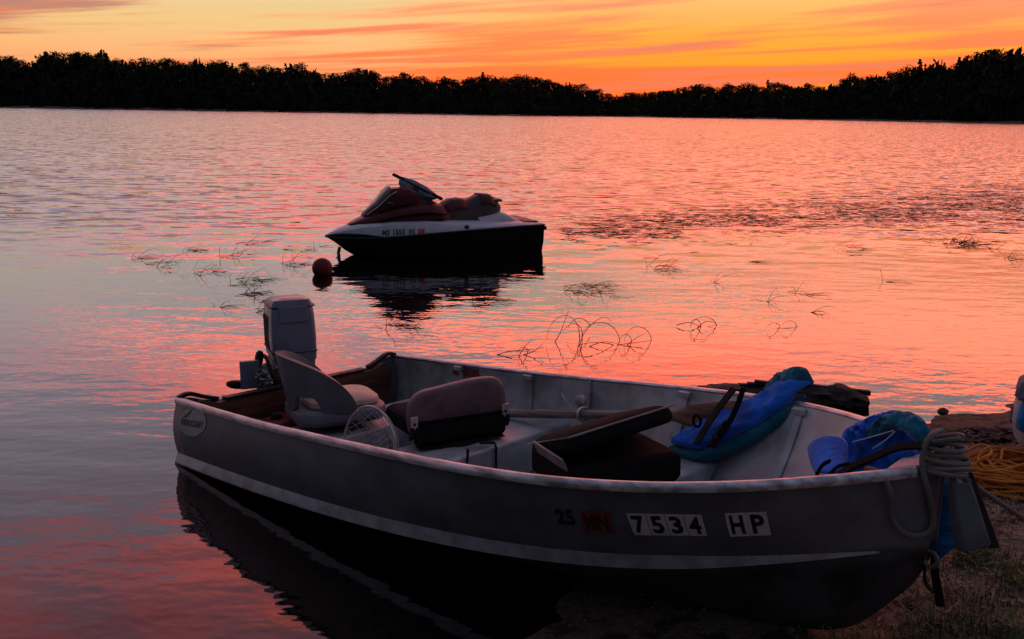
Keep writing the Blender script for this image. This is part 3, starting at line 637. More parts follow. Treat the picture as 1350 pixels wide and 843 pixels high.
# --- outboard motor
M_COWL = mat('grey_cowl', (.125, .14, .195), .36, var=.05, scale=6, spec=.5); M_ENG = mat('engine_metal', (.20, .20, .21), .5, .5, var=.5, scale=25)
mot = thing('outboard_motor', 'grey outboard motor clamped on the transom with its cowl up', 'outboard motor', bm_at((-.06, .045, .40), math.radians(-24)))
def rr_ring(x0, x1, hw, z, r=.05, zs=0.):
    pts = []
    for cx_, cy_, a0 in ((x1 - r, hw - r, 0), (x0 + r, hw - r, 90), (x0 + r, -hw + r, 180), (x1 - r, -hw + r, 270)):
        for k in range(5): a = math.radians(a0 + 22.5 * k); px_ = cx_ + r * math.cos(a); pts.append((px_, cy_ + r * math.sin(a), z + zs * px_))
    return pts
cw_ = [rr_ring(-.30, .045, .115, .10, .04), rr_ring(-.32, .052, .13, .13, .04), rr_ring(-.33, .045, .135, .24, .04), rr_ring(-.32, .030, .130, .36, .035), rr_ring(-.30, .022, .122, .43, .035, .04), rr_ring(-.29, .012, .11, .452, .035, .06), rr_ring(-.26, -.02, .08, .462, .03, .06)]
cw_ = [[(x * .92, y * .88, z * .97) for x, y, z in r_] for r_ in cw_]
cw = G().loft(cw_).build('cowl', M_COWL, mot, smooth=40)
G().box((.030, .0, .365), (.012, .15, .085), Euler((0, -.09, 0)).to_matrix()).build('badge_panel', M_COWL, cw, bevel=.004)
for z_ in (.16, .40): G().loft([rr_ring(-.308, .049 - (z_ - .13) * .09, .1205, z_, .036), rr_ring(-.308, .049 - (z_ - .13) * .09, .1205, z_ + .005, .036)]).build('seam', M_BLACK, cw)
for k in range(5): G().box((-.10 - .035 * k, -.117, .25), (.014, .008, .18)).build('side_vent', M_BLACK, cw, bevel=.002)
G().loft([rr_ring(-.28, .02, .10, -.02, .04), rr_ring(-.29, .03, .11, .10, .04)]).build('lower_pan', M_ENG, mot)
for y_ in (-.06, .06): 
    cl_ = G().box((.10, y_, -.03), (.03, .035, .16)).box((.05, y_, .035), (.12, .035, .03)).build('clamp', M_ENG, mot, bevel=.004)
    G().tube([(.115, y_, -.07), (.17, y_, -.07)], .008, 8).tube([(.17, y_ - .03, -.07), (.17, y_ + .03, -.07)], .006, 6).build('clamp_screw', M_STEEL, cl_)
G().loft([rr_ring(-.20, -.04, .05, -.60, .03), rr_ring(-.21, -.03, .055, -.3, .03), rr_ring(-.24, -.01, .07, -.02, .03)]).build('leg', M_COWL, mot)
G().box((-.12, 0, -.42), (.30, .14, .012)).build('cavitation_plate', M_COWL, mot, bevel=.003)
G().lathe([(.004, -.17), (.035, -.12), (.045, -.02), (.04, .10), (.01, .15)], 16).xf(Matrix.Translation((-.12, 0, -.62)) @ Matrix.Rotation(math.pi / 2, 4, 'Y')).build('gearcase', M_COWL, mot)
prop = G().lathe([(.02, 0), (.03, .03), (.02, .08)], 12).xf(Matrix.Translation((-.33, 0, -.62)) @ Matrix.Rotation(math.pi / 2, 4, 'Y')).build('propeller', M_BLACK, mot)
for k in range(3):
    a = 2.09 * k; G().loft([[(-.30 + .02 * t_ * s_, r_ * math.cos(a + .35 * s_), -.62 + r_ * math.sin(a + .35 * s_)) for s_, t_ in ((-1, 1), (0, 0), (1, 1))] for r_ in (.025, .06, .095, .11)], closed=False, caps=False).build('blade', M_BLACK, prop, solid=.005)
# steering arm side: bracket plate, carburettor clutter and control lever on the near side
G().box((-.02, -.235, .055), (.035, .10, .15)).build('side_plate', M_COWL, mot, bevel=.006)
gg = G(); r3 = np.random.RandomState(9)
gg.box((-.06, -.16, .02), (.10, .07, .14)); gg.tube([(-.02, -.16, .10), (.03, -.15, .0)], .022, 10)
for k in range(9): gg.tube(spline([np.array([.0, -.15, .04]) + r3.uniform(-.06, .06, 3), np.array([.02, -.15, .03]) + r3.uniform(-.07, .07, 3), np.array([.02, -.13, .0]) + r3.uniform(-.07, .07, 3)], 8), .006, 5)
gg.build('carburettor', mat('dull_engine', (.25, .25, .25), .5, .5, var=.6, scale=40), mot, bevel=.003)
G().tube(spline([(-.12, -.14, .12), (.0, -.15, .14), (.06, -.13, .06), (.03, -.11, -.06), (.15, -.10, -.14)], 18), .010, 7).build('fuel_hose', M_BLACK, mot)
G().tube(spline([(-.05, -.17, .17), (-.05, -.18, .13), (-.04, -.18, .09)], 8), [.012, .02, .021, .022, .022, .02, .016, .01], 8).build('tilt_lever', M_BLACK, mot)
G().tube(spline([(-.06, -.25, -.01), (-.05, -.30, .0), (-.04, -.355, .012)], 8), [.012, .02, .023, .024, .024, .022, .018, .01], 8).build('control_handle', M_BLACK, mot)

# ------------------------------------------------------------------ life jackets
def cloth(name, col, col2=None): return mat(name, col, .75, var=.18, scale=9, bump=.010, bscale=13, sheen=.15, spec=.15)
M_BLUE = cloth('blue_nylon', (.012, .125, .62)); M_TEAL = cloth('teal_nylon', (.004, .12, .19)); M_WEB = mat('black_webbing', (.007, .007, .008), .85, var=.2, spec=.1); M_PALE = mat('pale_trim', (.35, .38, .6), .6)
M_EDGE = mat('edge_binding', (.05, .12, .34), .7, spec=.15); M_BLUE2 = cloth('sky_blue_nylon', (.01, .17, .52))
def pad(path, half, thick, up_=(0, 0, 1), n=46, wr=.006, seed=1, m=26, tw=None):
    """soft stuffed strip along a path: half-widths (list), thickness (list), wrinkled"""
    P = spline(path, n); hw = np.interp(np.linspace(0, 1, n), np.linspace(0, 1, len(half)), half); th = np.interp(np.linspace(0, 1, n), np.linspace(0, 1, len(thick)), thick); rings = []
    for i in range(n):
        t_ = P[min(i + 1, n - 1)] - P[max(i - 1, 0)]; t_ /= np.linalg.norm(t_); uu_ = np.array(up_ if tw is None else tw[0] * (1 - i / (n - 1)) + tw[1] * i / (n - 1), float)
        b_ = np.cross(t_, uu_); b_ /= np.linalg.norm(b_); c_ = np.cross(b_, t_)
        e_ = min(1, .25 + 4 * min(i, n - 1 - i) / (n - 1)); ring_ = []
        for k in range(m):
            a = 2 * math.pi * k / m; ca, sa = math.cos(a), math.sin(a); ca = math.copysign(abs(ca)**.75, ca); sa = math.copysign(abs(sa)**.7, sa)
            kk_ = min(k, m - k); wv_ = 1 + (vnoise(i * .22 + seed * 9, kk_ * .30 + seed) - .5) * wr * 40 + (abs(vnoise(i * .5 + kk_ * .35 + seed * 5, kk_ * .5 - i * .12 + 7) - .5) - .2) * wr * 90
            ring_.append(P[i] + b_ * ca * hw[i] * e_ + c_ * sa * th[i] * e_ * wv_)
        rings.append(ring_)
    pad.edges = [[r_[0] for r_ in rings], [r_[m // 2] for r_ in rings]]; pad.face = [[r_[(m // 4 + s9) % m] for r_ in rings] for s9 in (0, m // 2)]
    return G().loft(rings)
# first: draped from the front bench up over the far gunwale
b0 = np.array([2.07, .50, .36])
lj = thing('life_jacket', 'blue life jacket with black straps draped over the far gunwale', 'life jacket', bm_at(b0))
T0 = [np.array([-.3, -.6, .75]), np.array([-.5, -.75, .45])]
pad([(2.06, .50, .40), (2.18, .53, .435), (2.34, .575, .525), (2.47, .62, .625), (2.545, .655, .69), (2.585, .70, .70)], [.055, .065, .07, .072, .062, .035], [.035, .042, .042, .04, .036, .02], tw=T0, seed=2, wr=.014).build('front_panel', M_BLUE, lj, off=b0, smooth=70)
for e_ in pad.edges: G().tube(e_[1:-1], 0.0034, 5).build('piping', M_EDGE, lj, off=b0)
pad([(2.05, .50, .362), (2.19, .53, .385), (2.36, .57, .47), (2.50, .62, .585), (2.58, .66, .65)], [.06, .068, .068, .06, .035], [.03, .038, .038, .034, .02], tw=T0, seed=5, wr=.012).build('back_panel', M_TEAL, lj, off=b0, smooth=70)
pad([(2.40, .655, .645), (2.47, .675, .682), (2.53, .685, .708), (2.59, .70, .695)], [.045, .055, .055, .035], [.022, .028, .028, .02], tw=T0, seed=8, wr=.012).build('collar', M_TEAL, lj, off=b0, smooth=70)
for wpts, ww_ in (([(968, 512), (950, 535), (930, 565), (918, 585)], .048), ([(980, 512), (970, 540), (950, 575), (938, 590)], .022), ([(958, 556), (945, 575), (936, 588)], .024)):
    pts = [bplane(a, b, 1, .52 - .13 * i / (len(wpts) - 1)) for i, (a, b) in enumerate(wpts)]
    G().tube(spline(pts, 14), .01, flat=(ww_, .006)).build('strap', M_WEB, lj, off=b0)
lp = bplane(917, 556, 1, .42); G().tube([lp + np.array([.018 * math.cos(a), .01, .024 * math.sin(a)]) for a in np.linspace(0, 6.283, 15)[:-1]], .006, 6, loop=True).build('strap_loop', M_WEB, lj, off=b0)
for a in (.30, .62):                             # side-release buckles on the straps
    p_ = pts[0] * (1 - a) + pts[-1] * a + np.array([0, -.012, 0]); G().box(tuple(p_), (.030, .014, .022), Euler((0, .6, -.7)).to_matrix()).build('buckle', M_BLACK, lj, off=b0, bevel=.004)
# second: crumpled in the bow
b1 = np.array([3.02, .10, .50])
lk2 = thing('life_jacket', 'blue life jacket with teal collar and pale piping crumpled in the bow', 'life jacket', bm_at(b1))
def B(px_, py_, y_): return bplane(px_, py_, 1, y_)
UPC = [np.array([.55, -.65, .5]), np.array([.4, -.7, .6])]
pad([B(1100, 600, .20), B(1130, 592, .22), B(1165, 580, .24), B(1193, 575, .24), B(1208, 580, .22)], [.05, .075, .085, .085, .055], [.03, .04, .05, .05, .04], tw=UPC, seed=3, wr=.02).build('back_panel', M_BLUE, lk2, off=b1, smooth=70)
for e_ in pad.edges: G().tube(e_[1:-1], 0.0034, 5).build('piping', M_EDGE, lk2, off=b1)
pad([B(1140, 580, .22), B(1163, 565, .19), B(1187, 556, .16), B(1206, 563, .13), B(1216, 578, .11), B(1220, 598, .10)], [.020, .026, .030, .032, .030, .024], [.02, .026, .03, .03, .028, .02], tw=UPC, seed=4, wr=.016).build('collar', M_TEAL, lk2, off=b1, smooth=70)
for e_ in pad.edges: G().tube(e_[1:-1], 0.0034, 5).build('piping', M_EDGE, lk2, off=b1)
pad([B(1118, 632, -.14), B(1150, 618, -.08), B(1180, 605, -.02), B(1205, 597, .03), B(1214, 596, .05)], [.03, .035, .035, .03, .02], [.022, .028, .028, .025, .02], tw=UPC, seed=6, wr=.014).build('waist_panel', M_BLUE, lk2, off=b1, smooth=70)
for e_ in pad.edges: G().tube(e_[1:-1], 0.0034, 5).build('piping', M_EDGE, lk2, off=b1)
# flopped front flap, curled over on itself
fl = []
for j in range(15):
    v_ = j / 14; ring_ = []
    for i in range(17):
        u_ = i / 16; a = math.pi * (1.25 - 1.5 * u_); rr_ = 23 + 4 * math.sin(5 * u_ + 2 * v_)
        ppx = 1095 + rr_ * math.cos(a) * (1.1 - .2 * v_) + 5 * math.sin(14 * u_) * v_ + 6 * v_ * u_; ppy = 596 - 19 * math.sin(a) * (1 - .75 * v_) + 36 * v_ * (1 - .4 * abs(u_ - .5)) - 2
        ring_.append(B(ppx, ppy, .06 - .16 * v_ * math.sin(math.pi * u_) - .02))
    fl.append(ring_)
G().loft(fl, closed=False, caps=False).build('front_flap', M_BLUE, lk2, off=b1, smooth=70, solid=.012, sub=1)
G().tube(fl[0], .004, 6).build('flap_piping', M_PALE, lk2, off=b1)
for wpts, ww_, m_ in (([(1098, 634, .02), (1120, 617, .06), (1150, 604, .09), (1185, 590, .12), (1216, 588, .13)], .030, M_WEB), ([(1075, 632, -.02), (1084, 614, -.01), (1094, 608, .02)], .012, M_WEB), ([(1090, 633, -.02), (1104, 616, -.01), (1118, 612, .02)], .012, M_WEB)):
    G().tube(spline([B(a, b, c_ - .19) for a, b, c_ in wpts], 18), .01, flat=(ww_, .008)).build('strap', m_, lk2, off=b1)
for wpts in ([(1124, 583, .17), (1150, 576, .165), (1178, 568, .16)], [(1150, 592, .12), (1168, 580, .14), (1180, 569, .16)], [(1138, 618, .02), (1155, 607, .03), (1185, 594, .07), (1210, 588, .09)]):
    G().tube(spline([B(a, b, c_ - .06) for a, b, c_ in wpts], 12), .0025, 5).build('piping', M_PALE, lk2, off=b1)
# third: hangs outside, off the far side of the stem
p3 = [bplane(a, b, 1, .10) for a, b in ((1246, 610), (1243, 650), (1241, 690), (1238, 724), (1236, 737))]
lj3 = thing('life_jacket', 'bright blue life jacket hanging down outside the stem of the bow', 'life jacket', bm_at(p3[0]))
pad(p3, [.03, .05, .06, .062, .035], [.02, .03, .035, .035, .025], up_=(.6, -.75, 0), seed=11, wr=.01).build('panel', M_BLUE2, lj3, off=p3[0], smooth=70)
for wpts in ([(1234, 728), (1232, 750), (1236, 775), (1240, 800)], [(1222, 735), (1219, 755), (1222, 772), (1232, 782)]):
    G().tube(spline([bplane(a, b, 1, .04) for a, b in wpts], 12), .01, flat=(.025 if wpts[0][0] == 1234 else .014, .005)).build('strap', M_WEB, lj3, off=p3[0])

# ------------------------------------------------------------------ bow line, fender
def rope_mat(name, col):
    m = bpy.data.materials.new(name); m.use_nodes = True; t = NT(m.node_tree); tcn = t.n('ShaderNodeTexCoord')
    p = t.n('ShaderNodeBsdfPrincipled'); o = t.n('ShaderNodeOutputMaterial'); t.lk(p.outputs[0], o.inputs[0])
    wv_ = t.n('ShaderNodeTexWave', wave_type='BANDS', bands_direction='DIAGONAL'); t.lk(tcn.outputs['Object'], wv_.inputs[0]); wv_.inputs['Scale'].default_value = 55; wv_.inputs['Distortion'].default_value = 1.5
    t.lk(t.mix(t.mapr(t.noise(tcn.outputs['Object'], 8, 4), .35, .65), tuple(c * .65 for c in col), col), p.inputs['Base Color']); p.inputs['Roughness'].default_value = .8
    b = t.n('ShaderNodeBump'); b.inputs['Distance'].default_value = .0016; t.lk(wv_.outputs[0], b.inputs['Height']); t.lk(b.outputs[0], p.inputs['Normal']); return m
M_ROPE = rope_mat('grey_rope', (.16, .145, .13))
fb = np.array([3.40, 0, .70])
fen = thing('boat_fender', 'dark grey flat fender hanging off the bow tip under coiled rope', 'fender', bm_at(fb))
tp_, bt_ = bplane(1262, 628, 1, -.01), bplane(1283, 722, 1, -.01)
ax_ = (bt_ - tp_) / np.linalg.norm(bt_ - tp_); sdv = np.array([.72, .69, 0.]); sdv -= ax_ * (sdv @ ax_); sdv /= np.linalg.norm(sdv); fv = np.cross(sdv, ax_)
rings = []
for t_, hw, th in ((-.02, .026, .020), (.25, .034, .026), (.6, .040, .030), (.95, .046, .034), (1.0, .044, .030)):
    c_ = tp_ + (bt_ - tp_) * t_; rings.append([c_ + sdv * a * hw + fv * b * th for a, b in ((-1, -.6), (-.8, -1), (.8, -1), (1, -.6), (1, .6), (.8, 1), (-.8, 1), (-1, .6))])
G().loft(rings).build('body', mat('grey_rubber', (.075, .08, .095), .55, var=.12, scale=14, bump=.002, bscale=30), fen, off=fb, smooth=30, bevel=.004)
rings = []
for t_, hw in ((-.02, .016), (.5, .022), (1.04, .028)):
    c_ = tp_ + (bt_ - tp_) * t_ + sdv * (.030 + .022 * t_) + fv * .0; rings.append([c_ + sdv * a * .012 + fv * b * hw for a, b in ((-1, -1), (1, -1), (1, 1), (-1, 1))])
G().loft(rings).build('side_strip', M_BLACK, fen, off=fb, bevel=.003)
ctop = bplane(1245, 583, 1, 0.)
G().tube([tp_ + (0, 0, -.02), tp_ * .5 + ctop * .5, ctop + (0, 0, -.02)], [.028, .030, .024], 12).build('shank', mat('bow_plate', (.42, .40, .43), .5), fen, off=fb)
rp = thing('bow_rope', 'grey rope wound round the bow tip with a slack loop down the side', 'rope', bm_at(fb))
hl = []; r4 = np.random.RandomState(4)
for i in range(9 * 22):
    a = 2 * math.pi * i / 22; k = i / (9 * 22); z_ = .792 - .105 * k; cx_ = 3.385 + .012 * k; rd = .040 + .022 * k + .005 * math.sin(a * .37 + 1)
    hl.append((cx_ + rd * math.cos(a) * 1.05, rd * math.sin(a), z_ + .006 * math.sin(a * 1.3) + .012 * math.cos(a + .6)))
G().tube(hl, .0078, 7).build('coil', M_ROPE, rp, off=fb)
def skin(a, b, e_): u_, t_ = hull_ut(a, b); return hull_pt(-1, u_, float(t_)) + np.array([e_ * .6, -e_, 0])
lp = [(3.36, .03, .80), *[bplane(a, b, 1, y_) for a, b, y_ in ((1222, 582, -.05), (1216, 602, -.07))], *[skin(a, b, e_) for a, b, e_ in ((1221, 640, .022), (1228, 672, .016), (1226, 696, .016), (1208, 704, .014), (1185, 695, .014), (1174, 672, .018), (1173, 648, .026))], *[bplane(a, b, 1, y_) for a, b, y_ in ((1162, 626, -.15), (1138, 617, -.10))], (3.15, .02, .66), (3.10, .08, .58)]
G().tube(spline(lp, 70), .0088, 7).build('slack_loop', M_ROPE, rp, off=fb)
# mooring line away to the bank on the right
e0 = b2w(bplane(1268, 628, 1, -.03)); e1 = on_z(1560, 745, .20); e1[2] = float(ground_z(e1[0], e1[1])) - .02
ln = [e0 * (1 - t_) + e1 * t_ - np.array([0, 0, .03 * math.sin(math.pi * t_)]) for t_ in np.linspace(0, 1, 24)]
tag(G().tube(ln, .0085, 7).build('mooring_line', M_ROPE, off=e1, mw=Matrix.Translation(tuple(e1))), 'pale grey line running from the bow tip to the bank beside the orange rope', 'rope')
# ------------------------------------------------------------------ jet ski
jo = np.array([.146, 12.79, 0.]); jf = np.array([-.916, -.402, 0]); jf /= np.linalg.norm(jf); jl = np.array([-jf[1], jf[0], 0])
JM = Matrix(((jf[0], jl[0], 0, jo[0]), (jf[1], jl[1], 0, jo[1]), (0, 0, 1, 0), (0, 0, 0, 1)))
def J(px_, py_, off):
    """photo ray on the jet ski's vertical plane y = off -> its own (x, y, z)"""
    d_ = ray(px_, py_); t_ = ((jo + jl * off - EYE) @ jl) / (d_ @ jl); P_ = EYE + d_ * t_ - jo; return np.array([P_ @ jf, off, P_[2]])
M_JBLK = mat('jet_black_hull', (.006, .006, .007), .5, var=.1, spec=.12); M_JWHT = mat('white_gelcoat', (.42, .42, .48), .4, var=.05, spec=.3); M_JRED = mat('dark_red_gelcoat', (.060, .005, .007), .42, var=.08, spec=.18)
M_JSEAT = mat('seat_vinyl', (.06, .05, .05), .55, var=.1, spec=.2); M_JSTOP = mat('burgundy_vinyl', (.09, .018, .02), .5, var=.1, spec=.25); M_JGRY = mat('dark_grey_trim', (.018, .019, .023), .5, spec=.25)
ski = thing('jet_ski', 'white and dark red jet ski with black hull floating off the beach', 'jet ski', JM)
XS = np.array([-.12, -.06, 0, .25, .6, 1.0, 1.4, 1.75, 2.0, 2.2, 2.35, 2.45, 2.52])
XW = np.array([.46, .48, .49, .50, .51, .51, .49, .44, .36, .26, .16, .08, .02]); ZB = np.array([.325, .33, .33, .325, .31, .295, .275, .25, .235, .225, .222, .225, .23])
xs = np.linspace(-.04, 2.52, 60); hw_ = cub(xs, XS, XW); hw_ = np.maximum(hw_, .012); zb_ = np.interp(xs, XS, ZB)
kb_ = np.interp(xs, [-.12, 1.5, 1.9, 2.15, 2.3, 2.42, 2.52], [-.16, -.16, -.12, -.03, .06, .16, .225]); ch_ = np.interp(xs, [-.12, 1.5, 2.0, 2.3, 2.52], [-.04, -.03, .03, .12, .235])
G().loft([[(x, a * w_ * f_, z_) for a, f_, z_ in ((-1, 1, zb), (-1, .97, (zb + c_) / 2), (-1, .86, c_), (-1, .4, (c_ + k_) / 2), (0, 1, k_), (1, .4, (c_ + k_) / 2), (1, .86, c_), (1, .97, (zb + c_) / 2), (1, 1, zb))] for x, w_, zb, k_, c_ in zip(xs, hw_, zb_, kb_, ch_)]).build('hull', M_JBLK, ski, smooth=40)
dz_ = np.interp(xs, [-.12, .2, .55, 1.0, 1.4, 1.8, 2.15, 2.35, 2.52], [.012, .03, .05, .08, .125, .155, .135, .085, .015])
G().loft([[(x, a * w_ * f_, zb + .004 + d_ * k_) for a, f_, k_ in ((-1, 1.0, 0), (-1, .985, .35), (-1, .90, .85), (-1, .74, 1.0), (-1, .3, 1.12), (1, .3, 1.12), (1, .74, 1.0), (1, .90, .85), (1, .985, .35), (1, 1.0, 0))] for x, w_, zb, d_ in zip(xs, hw_, zb_, dz_)]).build('deck', M_JWHT, ski, smooth=32)
for s_ in (-1, 1): G().tube([(x, s_ * (w_ + .004), zb) for x, w_, zb in zip(xs, hw_, zb_)], .013, 6).build('rub_rail', M_JGRY, ski)
def deck_y(x, z):
    w_ = float(np.interp(x, xs, hw_)); zb = float(np.interp(x, xs, zb_)) + .004; d_ = float(np.interp(x, xs, dz_)); return w_ * float(np.interp((z - zb) / d_, [0, .35, .85, 1.0], [1, .985, .90, .74]))
# dark bow corner panel
gg = G(); pp = []
for x in np.linspace(1.95, 2.50, 12):
    zb = float(np.interp(x, xs, zb_)); d_ = float(np.interp(x, xs, dz_)); k_ = np.interp(x, [1.95, 2.25, 2.5], [.08, .55, 1.0])
    pp.append([(x, deck_y(x, zb + .004 + d_ * f_ * k_) + .004, zb + .004 + d_ * f_ * k_) for f_ in (0, .4, .8)])
gg.loft(pp, closed=False, caps=False).build('bow_trim', M_JBLK, ski, solid=.004)
# hood in two tiers, cowled up to the steering
def body(sts, m_, nm, pw=.75, n=16, sm=40):
    rings = []
    for x, w_, z0, z1, lean in sts:
        rings.append([(x + lean * math.sin(a), math.copysign(abs(math.cos(a))**pw, math.cos(a)) * w_, z0 + (z1 - z0) * math.sin(a)**.8) for a in np.linspace(0, math.pi, n)])
    return G().loft(rings).build(nm, m_, ski, smooth=sm)
body([(1.06, .20, .36, .50, 0), (1.16, .27, .36, .585, 0), (1.35, .32, .37, .605, 0), (1.55, .33, .37, .595, 0), (1.75, .31, .36, .555, 0), (1.95, .26, .35, .495, 0), (2.12, .18, .34, .43, 0), (2.25, .07, .33, .37, 0)], M_JRED, 'hood', pw=.5, n=13, sm=28)
body([(1.40, .15, .55, .63, 0), (1.46, .19, .55, .745, 0), (1.56, .20, .55, .785, 0), (1.74, .18, .52, .778, 0), (1.80, .17, .50, .745, 0), (1.95, .14, .46, .59, 0), (2.08, .08, .43, .475, 0)], M_JRED, 'hood_top', pw=.5, n=11, sm=28)
body([(2.06, .05, .46, .51, .0), (1.95, .10, .56, .608, .0), (1.82, .13, .69, .755, .0), (1.77, .12, .74, .797, 0)], mat('smoked_shield', (.12, .09, .09), .3), 'windshield', pw=.5, n=9, sm=28)
body([(.95, .16, .34, .46, 0), (1.08, .19, .36, .53, 0), (1.26, .20, .38, .635, 0), (1.48, .17, .45, .69, 0)], M_JGRY, 'console', pw=.5, n=11, sm=28)
for s_ in (-1, 1): G().box((1.82, s_ * .26, .60), (.03, .10, .06), Euler((0, .4, s_ * .3)).to_matrix()).build('mirror', M_JGRY, ski, bevel=.012)
for s_ in (-1, 1):
    G().tube([(1.14, s_ * .285, .47), (1.35, s_ * .327, .50), (1.55, s_ * .337, .495), (1.75, s_ * .315, .465), (1.95, s_ * .262, .42)], .01, flat=(.05, .012)).build('hood_inset', M_JBLK, ski)
    G().tube([(1.42, s_ * .185, .575), (1.58, s_ * .207, .585), (1.76, s_ * .187, .56), (1.93, s_ * .148, .50)], .01, flat=(.012, .018)).build('panel_gap', M_JBLK, ski)
    G().tube([(1.72, s_ * .19, .745), (1.80, s_ * .178, .70), (1.94, s_ * .148, .565), (2.06, s_ * .10, .475)], .007, 6).build('shield_trim', M_JWHT, ski)
for s_ in (-1, 1): G().box((1.3, s_ * .31, .405), (.22, .05, .035), Euler((0, .1, 0)).to_matrix()).build('side_vent', M_JBLK, ski, bevel=.012)
# handlebar turned towards the beach
gf, gn = J(518, 230, -.16), J(583, 263, .22); mid_ = (gf + gn) / 2
hb = G().tube([gf, gf * .8 + gn * .2, mid_, gn * .8 + gf * .2, gn], .014, 8).build('handlebar', M_JGRY, ski)
for a, b in ((gf, gf * .78 + gn * .22), (gn, gn * .80 + gf * .20)): G().tube([a, b], .020, 8).build('grip', M_JBLK, hb)
pad_pts = [J(530, 236, -.08), J(552, 244, .0), J(572, 258, .12)]
gg = G(); top_ = [J(a, b, c_) for a, b, c_ in ((527, 233, -.10), (545, 238, -.03), (562, 247, .06), (576, 258, .16))]; bot_ = [J(a, b, c_) for a, b, c_ in ((530, 251, -.06), (541, 262, .0), (556, 267, .07), (574, 263, .16))]
gg.loft([[t_, t_ * .5 + b_ * .5 + np.array([.04, .03, 0]), b_, b_ + np.array([-.03, -.05, 0]), t_ + np.array([-.03, -.05, 0])] for t_, b_ in zip(top_, bot_)]).build('bar_cover', mat('slate_cover', (.09, .10, .14), .35), ski, smooth=60)
G().tube([mid_ + (0, -.02, -.02), mid_ + (.05, -.03, -.12), (1.40, 0, .54)], [.05, .07, .085], 10).build('steering_column', M_JGRY, ski)
# two-up saddle
st = [(.30, .10, .38, .53, -.06), (.36, .15, .38, .62, -.05), (.44, .165, .37, .675, -.03), (.54, .17, .36, .68, 0), (.63, .17, .35, .635, 0), (.70, .18, .34, .620, 0), (.80, .19, .33, .635, 0), (.90, .19, .32, .625, 0), (1.02, .17, .33, .555, 0), (1.12, .14, .34, .505, 0), (1.22, .11, .36, .50, 0)]
st = [(a_ + .11, *r_) for a_, *r_ in st]
seat_ = body(st, M_JSEAT, 'saddle', pw=.55, n=18, sm=60)
for rng, nm in ((st[1:4], 'saddle_top'), (st[5:9], 'saddle_top')):
    rings = [[(x + ln_ * math.sin(a), math.copysign(abs(math.cos(a))**.55, math.cos(a)) * (w_ + .006), z0 + (z1 - z0) * math.sin(a)**.8 + .007) for a in np.linspace(.55, math.pi - .55, 12)] for x, w_, z0, z1, ln_ in rng]
    G().loft(rings, closed=False, caps=False).build(nm, M_JSTOP, seat_, smooth=60, solid=.004)
G().tube(spline([(.47, -.12, .60), (.37, -.11, .60), (.35, 0, .605), (.37, .11, .60), (.47, .12, .60)], 16), .012, 6).build('grab_rail', M_JGRY, ski)
body([(.12, .20, .335, .345, 0), (.22, .26, .335, .40, 0), (.34, .28, .335, .46, 0), (.40, .26, .335, .47, 0), (.7, .26, .335, .42, 0)], M_JWHT, 'engine_cover', pw=.6)
G().box((-.06, 0, .28), (.12, .80, .05)).build('boarding_step', M_JBLK, ski, bevel=.02)
G().box((.08, 0, .362), (.18, .74, .014)).build('deck_mat', M_JGRY, ski, bevel=.005)
zc_ = float(np.interp(.92, xs, zb_)) + .004 + .3 * float(np.interp(.92, xs, dz_))
G().lathe([(.028, 0), (.028, .012), (.02, .016)], 14).xf(Matrix.Translation((.97, deck_y(.97, .335) - .004, .335)) @ Matrix.Rotation(-math.pi / 2, 4, 'X')).build('fuel_cap', M_JGRY, ski)
def on_deck(quad, a, b, eps):
    q_ = np.array(quad, float); p = (q_[0] * (1 - a) + q_[1] * a) * (1 - b) + (q_[3] * (1 - a) + q_[2] * a) * b
    P_ = J(p[0], p[1], .49); P_ = J(p[0], p[1], deck_y(P_[0], P_[2])); return np.array([P_[0], deck_y(P_[0], P_[2]) + eps, P_[2]])
for tx_, qd in (('MS', ((503, 303), (513, 303), (513, 310.5), (503, 310.5))), ('1553', ((518, 302.5), (533.5, 302), (533.5, 309.5), (518, 310))), ('WX', ((538, 302), (547.5, 301.5), (547.5, 309), (538, 309.5)))):
    letters(tx_, qd, M_INK, .005, fn=on_deck, mg=(0, 0), parent=ski, bold=.03)
sticker('state_sticker', ((551, 301.5), (559.5, 301), (559.5, 308), (551, 308.5)), mat('red_decal', (.5, .05, .04), .5), .005, fn=on_deck, n=2, parent=ski)
G().tube([(2.36, 0, .10), (2.38, .01, .03), (2.36, .02, -.12)], .02, 7).build('bow_hook', M_JGRY, ski)
# --- mooring ball
bp_ = on_z(425, 362, 0.); br = .105
buoy = thing('mooring_buoy', 'dark red round mooring buoy floating at the bow of the jet ski', 'buoy', Matrix.Translation(tuple(bp_)))
gg = G(); gg.lathe([(max(.004, br * math.sin(a)), br * .62 - br * math.cos(a)) for a in np.linspace(0, math.pi, 15)], 24); gg.build('ball', mat('buoy_red', (.12, .012, .014), .6, var=.2, scale=15, spec=.2), buoy, smooth=70)
G().tube([(.028 * math.cos(a), 0, -br * .42 + .028 * math.sin(a)) for a in np.linspace(0, 6.283, 13)[:-1]], .007, 6, loop=True).build('ring', M_STEEL, buoy)
hk = np.array((JM @ Vector((2.37, .01, .03)))[:]); 
tag(G().tube(spline([bp_ + (.05, .0, .01), bp_ * .5 + hk * .5 + np.array([0, 0, -.05]), hk], 10), .007, 6).build('buoy_line', M_ROPE, off=bp_, mw=Matrix.Translation(tuple(bp_))), 'short line tying the red buoy to the jet ski', 'rope')

